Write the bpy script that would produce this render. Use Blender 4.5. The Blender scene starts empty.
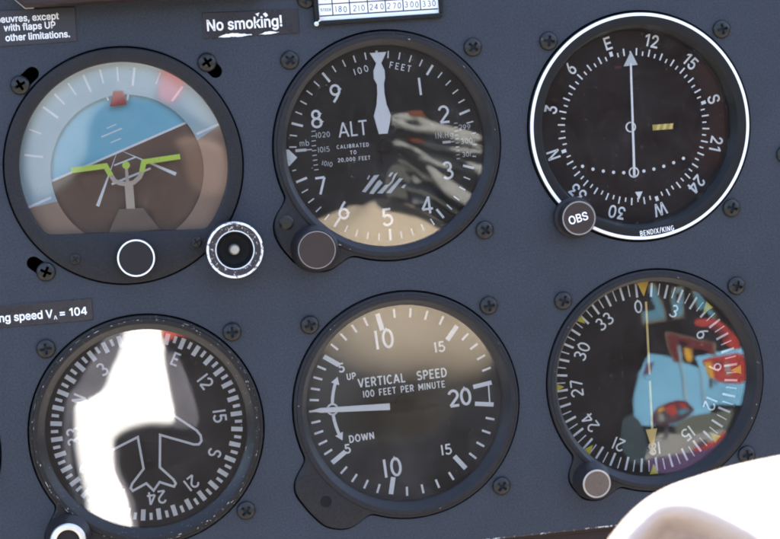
import bpy, bmesh, math, random
from mathutils import Vector, Matrix
random.seed(7)
S = bpy.context.scene
COL = S.collection
MM = 0.001
sin, cos, rad = math.sin, math.cos, math.radians

# ------------------------------------------------------------------ materials
def nodes_of(name):
    m = bpy.data.materials.new(name); m.use_nodes = True
    nt = m.node_tree; nt.nodes.clear()
    out = nt.nodes.new('ShaderNodeOutputMaterial')
    return m, nt, out

def N(nt, t, **kw):
    n = nt.nodes.new(t)
    for k, v in kw.items():
        if k in n.inputs: n.inputs[k].default_value = v
        else: setattr(n, k, v)
    return n

def mat(name, col, rough=0.5, metal=0.0, spec=0.18, var=0.12, vscale=120.0, bump=0.0, bscale=2500.0,
        chips=None, chip_amount=0.0, chip_scale=600.0, rvar=0.1, sheen=0.0, grain=0.0, gscale=1600.0):
    """painted / printed surface: principled with mottled colour, uneven gloss, fine grain and optional chipped wear"""
    m, nt, out = nodes_of(name)
    p = N(nt, 'ShaderNodeBsdfPrincipled')
    L = nt.links.new
    tc = N(nt, 'ShaderNodeTexCoord')
    geo = N(nt, 'ShaderNodeNewGeometry')
    nz = N(nt, 'ShaderNodeTexNoise', Scale=vscale, Detail=6.0, Roughness=0.65); L(geo.outputs['Position'], nz.inputs['Vector'])
    mix = N(nt, 'ShaderNodeMix', data_type='RGBA')
    a = [c*(1-var) for c in col]+[1]; b = [min(1, c*(1+var)) for c in col]+[1]
    mix.inputs['A'].default_value = a; mix.inputs['B'].default_value = b
    L(nz.outputs['Fac'], mix.inputs['Factor'])
    colour = mix.outputs['Result']
    if grain:
        ng = N(nt, 'ShaderNodeTexNoise', Scale=gscale, Detail=2.0); L(geo.outputs['Position'], ng.inputs['Vector'])
        gr = N(nt, 'ShaderNodeMapRange'); gr.inputs['From Min'].default_value = .3; gr.inputs['From Max'].default_value = .7; gr.inputs['To Min'].default_value = 1-grain; gr.inputs['To Max'].default_value = 1+grain; L(ng.outputs['Fac'], gr.inputs['Value'])
        mg = N(nt, 'ShaderNodeMix', data_type='RGBA', blend_type='MULTIPLY'); mg.inputs['Factor'].default_value = 1; L(colour, mg.inputs['A']); L(gr.outputs['Result'], mg.inputs['B']); colour = mg.outputs['Result']
    mr = N(nt, 'ShaderNodeMapRange'); mr.inputs['To Min'].default_value = max(0.02, rough-rvar); mr.inputs['To Max'].default_value = min(1, rough+rvar)
    L(nz.outputs['Fac'], mr.inputs['Value']); L(mr.outputs['Result'], p.inputs['Roughness'])
    p.inputs['Metallic'].default_value = metal
    p.inputs['Specular IOR Level'].default_value = spec
    if sheen:
        p.inputs['Sheen Weight'].default_value = sheen
    if chips:
        n2 = N(nt, 'ShaderNodeTexNoise', Scale=chip_scale, Detail=8.0, Roughness=0.75); L(geo.outputs['Position'], n2.inputs['Vector'])
        r = N(nt, 'ShaderNodeValToRGB'); r.color_ramp.elements[0].position = 1-chip_amount-0.03; r.color_ramp.elements[1].position = 1-chip_amount
        L(n2.outputs['Fac'], r.inputs['Fac'])
        m2 = N(nt, 'ShaderNodeMix', data_type='RGBA'); m2.inputs['B'].default_value = list(chips)+[1]
        L(r.outputs['Color'], m2.inputs['Factor']); L(colour, m2.inputs['A']); colour = m2.outputs['Result']
    L(colour, p.inputs['Base Color'])
    if bump:
        n3 = N(nt, 'ShaderNodeTexNoise', Scale=bscale, Detail=3.0); L(geo.outputs['Position'], n3.inputs['Vector'])
        bp = N(nt, 'ShaderNodeBump', Strength=bump, Distance=0.0002); L(n3.outputs['Fac'], bp.inputs['Height']); L(bp.outputs['Normal'], p.inputs['Normal'])
    L(p.outputs['BSDF'], out.inputs['Surface'])
    return m

def glass_mat(name, ior=1.52, gloss=0.06, tint=(0.995, 0.998, 0.995), dust=0.007, dscale=90.0):
    m, nt, out = nodes_of(name); L = nt.links.new
    fr = N(nt, 'ShaderNodeFresnel', IOR=ior)
    tr = N(nt, 'ShaderNodeBsdfTransparent'); tr.inputs['Color'].default_value = list(tint)+[1]
    gl = N(nt, 'ShaderNodeBsdfGlossy', Roughness=gloss)
    mx = N(nt, 'ShaderNodeMixShader'); L(fr.outputs['Fac'], mx.inputs[0]); L(tr.outputs[0], mx.inputs[1]); L(gl.outputs[0], mx.inputs[2])
    geo = N(nt, 'ShaderNodeNewGeometry')
    nz = N(nt, 'ShaderNodeTexNoise', Scale=dscale, Detail=8.0, Roughness=0.6); L(geo.outputs['Position'], nz.inputs['Vector'])
    mr = N(nt, 'ShaderNodeMapRange'); mr.inputs['From Min'].default_value = 0.35; mr.inputs['From Max'].default_value = 0.8
    mr.inputs['To Min'].default_value = 0.0; mr.inputs['To Max'].default_value = dust*2; L(nz.outputs['Fac'], mr.inputs['Value'])
    ns = N(nt, 'ShaderNodeTexNoise', Scale=1300.0, Detail=1.0); L(geo.outputs['Position'], ns.inputs['Vector'])
    rs = N(nt, 'ShaderNodeMapRange'); rs.inputs['From Min'].default_value = 0.735; rs.inputs['From Max'].default_value = 0.80; rs.inputs['To Max'].default_value = 0.22; L(ns.outputs['Fac'], rs.inputs['Value'])
    ad = N(nt, 'ShaderNodeMath', operation='ADD'); L(mr.outputs['Result'], ad.inputs[0]); L(rs.outputs['Result'], ad.inputs[1])
    df = N(nt, 'ShaderNodeBsdfDiffuse'); df.inputs['Color'].default_value = (.6, .58, .55, 1)
    m2 = N(nt, 'ShaderNodeMixShader'); L(ad.outputs[0], m2.inputs[0]); L(mx.outputs[0], m2.inputs[1]); L(df.outputs[0], m2.inputs[2])
    L(m2.outputs[0], out.inputs['Surface'])
    return m

M = {}
M['panel'] = mat('blue_grey_panel_paint', (0.0315, 0.0370, 0.0470), 0.52, var=0.22, vscale=38, grain=.22, gscale=1500.0, bump=0.35, bscale=1500, chips=(.28, .26, .22), chip_amount=0.26, chip_scale=900)
M['bezel'] = mat('charcoal_bezel_paint', (0.019, 0.0182, 0.0195), 0.50, spec=.16, grain=.2, var=0.12, bump=0.18, bscale=2600)
M['bezel_black'] = mat('black_bezel_paint', (0.012, 0.012, 0.012), 0.45, spec=.16, var=0.12, bump=0.15)
M['bezel_worn'] = mat('worn_black_bezel_paint', (0.017, 0.0155, 0.015), 0.45, spec=.16, var=0.2, bump=0.2, chips=(.45, .42, .38), chip_amount=0.34, chip_scale=800)
M['flake'] = mat('bare_metal_flake', (0.30, 0.28, 0.26), 0.5, var=0.4, vscale=1500)
M['nick'] = mat('nicked_paint', (0.13, 0.135, 0.15), 0.6, var=0.5, vscale=900)
M['black'] = mat('matte_black', (0.006, 0.006, 0.006), 0.7, var=0.2)
M['dial'] = mat('matte_black_dial', (0.015, 0.0155, 0.015), 0.75, spec=0.08, var=0.15)
M['dial_brown'] = mat('brown_black_dial', (0.019, 0.0125, 0.0115), 0.75, spec=0.08, var=0.15)
M['white'] = mat('white_dial_print', (0.88, 0.88, 0.87), 0.6, var=0.04, vscale=700)
M['grey_print'] = mat('dim_white_dial_print', (0.62, 0.64, 0.64), 0.6, var=0.06, vscale=700)
M['pointer'] = mat('white_pointer_paint', (0.90, 0.90, 0.89), 0.5, var=0.03)
M['yellow'] = mat('yellow_dial_paint', (0.70, 0.60, 0.05), 0.5, var=0.08)
M['amber'] = mat('amber_dial_paint', (0.85, 0.50, 0.04), 0.5, var=0.06)
M['cream'] = mat('cream_needle_paint', (0.85, 0.62, 0.22), 0.5, var=0.06)
M['sky_print'] = mat('sky_blue_horizon_paint', (0.24, 0.58, 0.72), 0.6, var=0.06)
M['sky_ring'] = mat('pale_blue_ring_paint', (0.42, 0.56, 0.60), 0.6, var=0.06)
M['earth'] = mat('brown_horizon_paint', (0.165, 0.096, 0.063), 0.6, var=0.10)
M['earth_ring'] = mat('brown_ring_paint', (0.40, 0.26, 0.18), 0.6, var=0.08)
M['lime'] = mat('lime_yellow_paint', (0.66, 0.84, 0.11), 0.5, var=0.05)
M['tan_paint'] = mat('tan_symbol_paint', (0.64, 0.51, 0.40), 0.5, var=0.06)
M['taupe'] = mat('taupe_pedestal_paint', (0.21, 0.15, 0.115), 0.55, var=0.08)
M['red'] = mat('red_pointer_paint', (0.48, 0.055, 0.05), 0.5, var=0.08)
M['screw'] = mat('black_oxide_steel', (0.018, 0.0175, 0.016), 0.36, metal=0.35, spec=.4, var=0.35, vscale=900, bump=0.5, bscale=1500, chips=(.22, .20, .16), chip_amount=0.30, chip_scale=500)
M['knob'] = mat('black_plastic_knob', (0.018, 0.016, 0.017), 0.48, var=0.1, bump=0.2)
M['knob_brown'] = mat('brown_black_knob_face', (0.040, 0.029, 0.025), 0.5, var=0.15, bump=0.3)
M['knob_grain'] = mat('scuffed_bronze_knob_face', (0.115, 0.088, 0.070), 0.5, metal=0.2, var=0.35, vscale=1500, bump=0.5, bscale=2200)
M['silver'] = mat('worn_bright_metal', (0.62, 0.60, 0.56), 0.35, metal=0.6, var=0.1, vscale=600)
M['rim_white'] = mat('chipped_white_rim_paint', (0.74, 0.72, 0.70), 0.55, var=0.1, chips=(.05, .045, .045), chip_amount=0.415, chip_scale=700)
M['rim_dark'] = mat('chipped_dark_rim_paint', (0.035, 0.03, 0.03), 0.5, var=0.2, chips=(.55, .52, .5), chip_amount=0.385, chip_scale=900)
M['pin'] = mat('dull_pin_metal', (0.35, 0.32, 0.28), 0.4, metal=0.5, var=0.15, vscale=900)
M['dull_ring'] = mat('worn_grey_ring_paint', (0.22, 0.20, 0.18), 0.5, var=0.3, vscale=900)
M['ring_white'] = mat('white_ring_paint', (0.80, 0.80, 0.78), 0.45, var=0.06)
M['placard'] = mat('charcoal_engraved_plastic', (0.034, 0.033, 0.037), 0.35, spec=.3, var=0.12, bump=0.12)
M['tape'] = mat('black_label_tape', (0.022, 0.020, 0.023), 0.28, spec=.35, var=0.15)
M['letter'] = mat('white_lettering', (0.82, 0.82, 0.82), 0.55, var=0.04)
M['paper'] = mat('white_card_paper', (0.82, 0.82, 0.82), 0.7, var=0.03)
M['ink'] = mat('black_ink', (0.05, 0.05, 0.06), 0.6, var=0.2)
M['maroon'] = mat('dark_red_brown_plastic', (0.030, 0.021, 0.021), 0.45, var=0.15, bump=0.2, chips=(.30, .26, .24), chip_amount=0.27, chip_scale=300)
M['gold'] = mat('gold_flag_paint', (0.52, 0.40, 0.10), 0.45, var=0.1)
M['glass'] = glass_mat('instrument_glass', gloss=0.016)
M['glass_hazy'] = glass_mat('instrument_glass_hazy', gloss=0.035, dust=0.009, dscale=40.0)
M['glass_clear'] = glass_mat('instrument_glass_clear', gloss=0.007)
M['glass_dusty'] = glass_mat('instrument_glass_dusty', gloss=0.042, dust=0.022, dscale=25.0)
M['glass_bright'] = glass_mat('instrument_glass_uncoated', ior=1.66, gloss=0.022)
M['glass_coated'] = glass_mat('instrument_glass_coated', ior=1.36, gloss=0.05)
M['bounce_grey'] = mat('grey_bounce_plane', (0.085, 0.078, 0.07), 0.9, spec=.2, var=.2, vscale=5)
M['backdrop'] = mat('dark_backdrop_paint', (0.008, 0.006, 0.006), 0.9, spec=0.2, var=0.3, vscale=4)
M['cotton'] = mat('cream_knit_cotton', (0.50, 0.42, 0.37), 0.9, spec=0.2, var=0.07, vscale=1500, bump=1.0, bscale=1300, grain=.10, gscale=1400.0)
M['shirt'] = mat('white_shirt_cotton', (0.82, 0.81, 0.80), 0.9, spec=0.2, var=0.04, vscale=60)
M['shirt_shadow'] = mat('shirt_shadow_grey', (0.085, 0.082, 0.095), 0.9, spec=0.2, var=0.5, vscale=60)  # dim copy of the shirt colour for its shaded side
M['salmon'] = mat('salmon_red_cloth', (0.34, 0.07, 0.05), 0.8, spec=0.2, var=0.1, vscale=60)
M['tan'] = mat('tan_shape_cloth', (0.265, 0.222, 0.162), 0.9, spec=0.2, var=0.06, vscale=40)
M['blob_red'] = mat('dark_red_blob', (0.027, 0.011, 0.010), 0.9, spec=.2, var=.3, vscale=40)
M['skin_tan'] = mat('tan_skin', (0.085, 0.056, 0.042), 0.7, spec=0.2, var=0.1, vscale=40)
M['strap'] = mat('pale_webbing', (0.25, 0.255, 0.24), 0.8, spec=0.2, var=0.4, vscale=150)
M['strap_blue'] = mat('pale_blue_grey_pad', (0.13, 0.15, 0.17), 0.8, spec=0.2, var=0.1, vscale=80)
M['strap_grey'] = mat('grey_webbing', (0.075, 0.075, 0.068), 0.8, spec=0.2, var=0.2, vscale=80)
M['orange'] = mat('orange_buckle', (0.13, 0.04, 0.02), 0.6, var=0.1)
M['glare_pale'] = mat('pale_glare_cloth', (0.15, 0.155, 0.155), 0.9, spec=0.2, var=0.85, vscale=28)
M['print_black'] = mat('black_poster_print', (0.005, 0.0045, 0.005), 0.7, var=0.1)
M['print_sky'] = mat('light_blue_poster_print', (0.14, 0.34, 0.50), 0.7, var=0.45, vscale=16)
M['print_ground'] = mat('pale_grey_poster_print', (0.21, 0.21, 0.20), 0.7, var=0.2, vscale=50)
M['print_red'] = mat('red_poster_print', (0.27, 0.035, 0.03), 0.7, var=0.15, vscale=90)
M['print_darkred'] = mat('dark_red_poster_print', (0.09, 0.018, 0.02), 0.7, var=0.15, vscale=90)
M['print_blue'] = mat('blue_poster_print', (0.06, 0.16, 0.22), 0.7, var=0.15, vscale=90)
M['print_dusk'] = mat('dark_blue_grey_poster_print', (0.026, 0.044, 0.052), 0.7, var=0.5, vscale=25)
M['print_field'] = mat('grey_green_poster_print', (0.085, 0.095, 0.08), 0.7, var=0.25, vscale=60)
M['print_pale'] = mat('pale_streak_print', (0.20, 0.31, 0.38), 0.7, var=0.1)
M['print_edge'] = mat('tan_poster_outline', (0.13, 0.11, 0.08), 0.7, var=0.1)
M['print_yellow'] = mat('yellow_poster_print', (0.42, 0.24, 0.03), 0.7, var=0.1)
M['print_violet'] = mat('violet_poster_print', (0.07, 0.045, 0.10), 0.7, var=0.2)

# ------------------------------------------------------------------ mesh building (all in millimetres)
# x to the right along the panel, z up, y into the panel; faces wound counter-clockwise as seen from the front
def arc(cx, cz, rx, rz, a0, a1, n=14):
    return [(cx+rx*cos(rad(a0+(a1-a0)*i/n)), cz+rz*sin(rad(a0+(a1-a0)*i/n))) for i in range(n+1)]

def clock(r, a, c=(0, 0)):
    """point at clock angle a (0 = up, clockwise)"""
    return (c[0]+r*sin(rad(a)), c[1]+r*cos(rad(a)))

def ccw(p):
    s = sum(p[i][0]*p[(i+1) % len(p)][1]-p[(i+1) % len(p)][0]*p[i][1] for i in range(len(p)))
    return p if s > 0 else p[::-1]

class MB:
    def __init__(self): self.v = []; self.f = []; self.m = []
    def add(self, vs, fs, mi=0):
        o = len(self.v); self.v += vs
        for f in fs: self.f.append([i+o for i in f]); self.m.append(mi)
    def flat(self, p, y, mi=0):
        p = ccw(p); self.add([(a, y, b) for a, b in p], [list(range(len(p)))], mi)
    def prism(self, p, y0, y1, mi=0, bev=0.0):
        p = ccw(p); n = len(p)
        if bev > 0:
            q = []
            for i in range(n):
                a, b, c = Vector(p[i-1]), Vector(p[i]), Vector(p[(i+1) % n])
                d1 = (b-a).normalized(); d2 = (c-b).normalized()
                n1 = Vector((-d1.y, d1.x)); n2 = Vector((-d2.y, d2.x)); k = (n1+n2)
                k = k/max(0.35, k.dot(n1)) if k.length > 1e-6 else n1
                q.append(tuple(b+k*bev))
        else: q = None
        vs = [(a, y1, b) for a, b in p]
        if q:
            vs += [(a, y0+bev, b) for a, b in p]+[(a, y0, b) for a, b in q]; rings = 3
        else: vs += [(a, y0, b) for a, b in p]; rings = 2
        fs = []
        for k in range(rings-1):
            for i in range(n):
                j = (i+1) % n; fs.append([k*n+i, k*n+j, (k+1)*n+j, (k+1)*n+i])
        fs.append([(rings-1)*n+i for i in range(n)]); fs.append([i for i in range(n)][::-1])
        self.add(vs, fs, mi)
    def box(self, x0, x1, z0, z1, y0, y1, mi=0, bev=0.0):
        self.prism([(x0, z0), (x1, z0), (x1, z1), (x0, z1)], y0, y1, mi, bev)
    def lathe(self, prof, c=(0, 0), n=96, mi=0, closed=False, cap=False):
        """prof: (r, y) pairs; r may be a function of the clock angle. Ordered from outside/back over the front to inside"""
        vs = []; K = len(prof)
        for r, y in prof:
            for i in range(n):
                a = 360*i/n; R = r(a) if callable(r) else r
                x, z = clock(R, a, c); vs.append((x, y, z))
        fs = []
        for k in range(K if closed else K-1):
            k2 = (k+1) % K
            for i in range(n):
                j = (i+1) % n; fs.append([k*n+i, k2*n+i, k2*n+j, k*n+j][::-1])
        if cap: fs.append([(K-1)*n+i for i in range(n)][::-1])
        self.add(vs, fs, mi)
    def disc(self, r, y, c=(0, 0), n=96, mi=0):
        self.flat([clock(r, -360*i/n, c) for i in range(n)], y, mi)
    def ring(self, r0, r1, y, c=(0, 0), n=128, mi=0):
        self.lathe([(r1, y), (r0, y)], c, n, mi)
    def ribbon(self, p, w, y, mi=0, closed=False):
        n = len(p); P = [Vector(q) for q in p]; L_, R_ = [], []
        for i in range(n):
            a = P[i-1] if (i > 0 or closed) else None
            c = P[(i+1) % n] if (i < n-1 or closed) else None
            d1 = (P[i]-a).normalized() if a is not None else None
            d2 = (c-P[i]).normalized() if c is not None else None
            if d1 is None: d1 = d2
            if d2 is None: d2 = d1
            n1 = Vector((-d1.y, d1.x)); n2 = Vector((-d2.y, d2.x)); k = n1+n2
            k = k/max(0.45, k.dot(n1)) if k.length > 1e-6 else n1
            L_.append(P[i]+k*w/2); R_.append(P[i]-k*w/2)
        vs = []
        for a, b in zip(L_, R_): vs += [(a.x, y, a.y), (b.x, y, b.y)]
        fs = []
        for i in range(n if closed else n-1):
            j = (i+1) % n; fs.append([2*i, 2*i+1, 2*j+1, 2*j])
        self.add(vs, fs, mi)
    def tick(self, a, r0, r1, w, y, c=(0, 0), mi=0):
        self.ribbon([clock(r0, a, c), clock(r1, a, c)], w, y, mi)
    def build(self, name, mats, parent=None, smooth=35, loc=None):
        me = bpy.data.meshes.new(name)
        me.from_pydata([(x*MM, y*MM, z*MM) for x, y, z in self.v], [], self.f)
        if not isinstance(mats, (list, tuple)): mats = [mats]
        for m in mats: me.materials.append(m)
        me.polygons.foreach_set('material_index', self.m)
        me.validate()
        if smooth:
            me.polygons.foreach_set('use_smooth', [True]*len(me.polygons)); me.set_sharp_from_angle(angle=rad(smooth))
        o = bpy.data.objects.new(name, me); COL.objects.link(o)
        if parent is not None: o.parent = parent
        if loc: o.location = [q*MM for q in loc]
        return o

def tag(o, label, cat, group=None):
    o['label'] = label; o['category'] = cat
    if group: o['group'] = group
    return o
def empty(name, x, z, label, cat, group=None, y=0):
    o = bpy.data.objects.new(name, None); COL.objects.link(o); o.empty_display_size = 0.01
    o.location = (x*MM, y*MM, z*MM)
    return tag(o, label, cat, group)

def bake(o):
    """apply the modifiers of o to its mesh"""
    dg = bpy.context.evaluated_depsgraph_get(); dg.update()
    me = bpy.data.meshes.new_from_object(o.evaluated_get(dg)); o.modifiers.clear(); o.data = me
    return o
def cut(o, cutter):
    md = o.modifiers.new('cut', 'BOOLEAN'); md.object = cutter; md.operation = 'DIFFERENCE'; md.solver = 'EXACT'
    bake(o); bpy.data.objects.remove(cutter, do_unlink=True)
    return o

# ------------------------------------------------------------------ lettering
def strokes():
    G = {}
    G['0'] = (.62, [('c', arc(.31, .5, .26, .46, 90, 450, 28))])
    G['1'] = (.16, [('o', [(.08, 0), (.08, 1)])])
    G['2'] = (.62, [('o', arc(.31, .69, .26, .27, 165, -35, 14)+[(.07, .05), (.6, .05)])])
    G['3'] = (.60, [('o', arc(.28, .73, .22, .23, 150, -90, 12)+arc(.28, .27, .27, .23, 90, -150, 14)[1:])])
    G['4'] = (.66, [('o', [(.47, 0), (.47, .98), (.04, .27), (.66, .27)])])
    G['5'] = (.60, [('o', [(.54, .95), (.14, .95), (.09, .53)]+arc(.28, .32, .28, .28, 130, -150, 16))])
    G['6'] = (.60, [('c', arc(.31, .31, .25, .27, 0, 360, 24)), ('o', [(.47, 1), (.30, .80), (.10, .48), (.06, .30)])])
    G['7'] = (.60, [('o', [(.02, .95), (.56, .95), (.20, 0)])])
    G['8'] = (.60, [('c', arc(.30, .74, .21, .22, 0, 360, 22)), ('c', arc(.30, .27, .26, .24, 0, 360, 24))])
    G['9'] = (.60, [('c', arc(.29, .69, .25, .27, 0, 360, 24)), ('o', [(.13, 0), (.30, .20), (.50, .52), (.54, .70)])])
    G['A'] = (.72, [('o', [(.03, 0), (.36, .98), (.69, 0)]), ('o', [(.14, .31), (.58, .31)])])
    G['B'] = (.60, [('o', [(.08, 0), (.08, .95), (.30, .95)]+arc(.30, .73, .22, .22, 90, -90, 10)+[(.10, .51)]), ('o', [(.1, .51), (.30, .51)]+arc(.30, .28, .25, .23, 90, -90, 10)+[(.08, .05)])])
    G['C'] = (.64, [('o', arc(.36, .5, .30, .45, 45, 315, 22))])
    G['D'] = (.66, [('c', [(.08, .05), (.08, .95), (.26, .95)]+arc(.26, .5, .34, .45, 85, -85, 14)+[(.26, .05)])])
    G['E'] = (.54, [('o', [(.54, .95), (.08, .95), (.08, .05), (.54, .05)]), ('o', [(.1, .51), (.46, .51)])])
    G['F'] = (.52, [('o', [(.52, .95), (.08, .95), (.08, 0)]), ('o', [(.1, .5), (.44, .5)])])
    G['G'] = (.66, [('o', arc(.36, .5, .30, .45, 45, 355, 24)+[(.38, .46)])])
    G['H'] = (.64, [('o', [(.08, 0), (.08, 1)]), ('o', [(.56, 0), (.56, 1)]), ('o', [(.1, .5), (.54, .5)])])
    G['I'] = (.16, [('o', [(.08, 0), (.08, 1)])])
    G['L'] = (.50, [('o', [(.08, 1), (.08, .05), (.50, .05)])])
    G['M'] = (.80, [('o', [(.08, 0), (.08, .98), (.40, .25), (.72, .98), (.72, 0)])])
    G['N'] = (.66, [('o', [(.08, 0), (.08, .96), (.58, .04), (.58, 1)])])
    G['O'] = (.72, [('c', arc(.36, .5, .30, .46, 90, 450, 28))])
    G['P'] = (.58, [('o', [(.08, 0), (.08, .95), (.30, .95)]+arc(.30, .70, .24, .25, 90, -90, 10)+[(.10, .45)])])
    G['R'] = (.60, [('o', [(.08, 0), (.08, .95), (.30, .95)]+arc(.30, .71, .23, .24, 90, -90, 10)+[(.10, .47)]), ('o', [(.30, .47), (.56, 0)])])
    G['S'] = (.58, [('o', arc(.29, .73, .23, .22, 30, 270, 14)+arc(.29, .28, .25, .23, 90, -150, 14)[1:])])
    G['T'] = (.60, [('o', [(0, .95), (.60, .95)]), ('o', [(.30, .93), (.30, 0)])])
    G['U'] = (.64, [('o', [(.08, 1), (.08, .30)]+arc(.32, .30, .24, .25, 180, 360, 14)[1:]+[(.56, 1)])])
    G['V'] = (.66, [('o', [(.02, 1), (.33, .03), (.64, 1)])])
    G['W'] = (.92, [('o', [(.02, 1), (.24, .03), (.46, .90), (.68, .03), (.90, 1)])])
    G['X'] = (.64, [('o', [(.04, 0), (.60, 1)]), ('o', [(.04, 1), (.60, 0)])])
    G['K'] = (.62, [('o', [(.08, 0), (.08, 1)]), ('o', [(.58, 1), (.10, .42)]), ('o', [(.24, .58), (.60, 0)])])
    G['/'] = (.40, [('o', [(.02, -.05), (.38, 1.05)])])
    G['m'] = (.80, [('o', [(.08, 0), (.08, .66)]), ('o', [(.08, .5)]+arc(.24, .5, .16, .14, 180, 0, 8)[1:]+[(.40, 0)]), ('o', [(.40, .5)]+arc(.56, .5, .16, .14, 180, 0, 8)[1:]+[(.72, 0)])])
    G['b'] = (.56, [('o', [(.08, 0), (.08, 1)]), ('c', arc(.30, .33, .22, .30, 180, 540, 18))])
    G['g'] = (.56, [('c', arc(.28, .36, .22, .27, 0, 360, 18)), ('o', [(.50, .66), (.50, -.06)]+arc(.28, -.06, .22, .18, 0, -150, 10)[1:])])
    G['.'] = (.14, [('o', [(.07, 0), (.07, .12)])])
    G[','] = (.14, [('o', [(.09, .12), (.03, -.12)])])
    G[' '] = (.40, [])
    return G
GL = strokes()

def lettering(mb, s, x, z, h, w, y, ang=0, gap=.20, mi=0, sx=1.0, align='C', jitter=0.0):
    """stroke lettering, (x, z) = middle of the cap height; ang = clock angle of its up direction; w = stroke width"""
    total = sum(GL[c][0]+gap for c in s)-gap
    off = {'C': -total/2, 'L': 0, 'R': -total}[align]; k = 0
    ca, sa = cos(rad(ang)), sin(rad(ang))
    for c in s:
        wd, sts = GL[c]
        jx, jz, ja = (random.uniform(-1, 1)*jitter for _ in range(3))
        for kind, pts in sts:
            q = []
            for px, pz in pts:
                u = (px+off+jx+ja*(pz-.5))*h*sx; v = (pz-.5+jz)*h
                q.append((x+u*ca+v*sa, z-u*sa+v*ca))
            runs = [[q[0]]]
            for e in range(1, len(q)):
                runs[-1].append(q[e])
                if kind == 'o' and e < len(q)-1:
                    d1 = (Vector(q[e])-Vector(q[e-1])).normalized(); d2 = (Vector(q[e+1])-Vector(q[e])).normalized()
                    if d1.dot(d2) < -.1: runs.append([q[e]])
            for rn in runs: mb.ribbon(rn, w, y-0.006*(k % 5), mi, kind == 'c'); k += 1
        off += wd+gap

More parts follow.
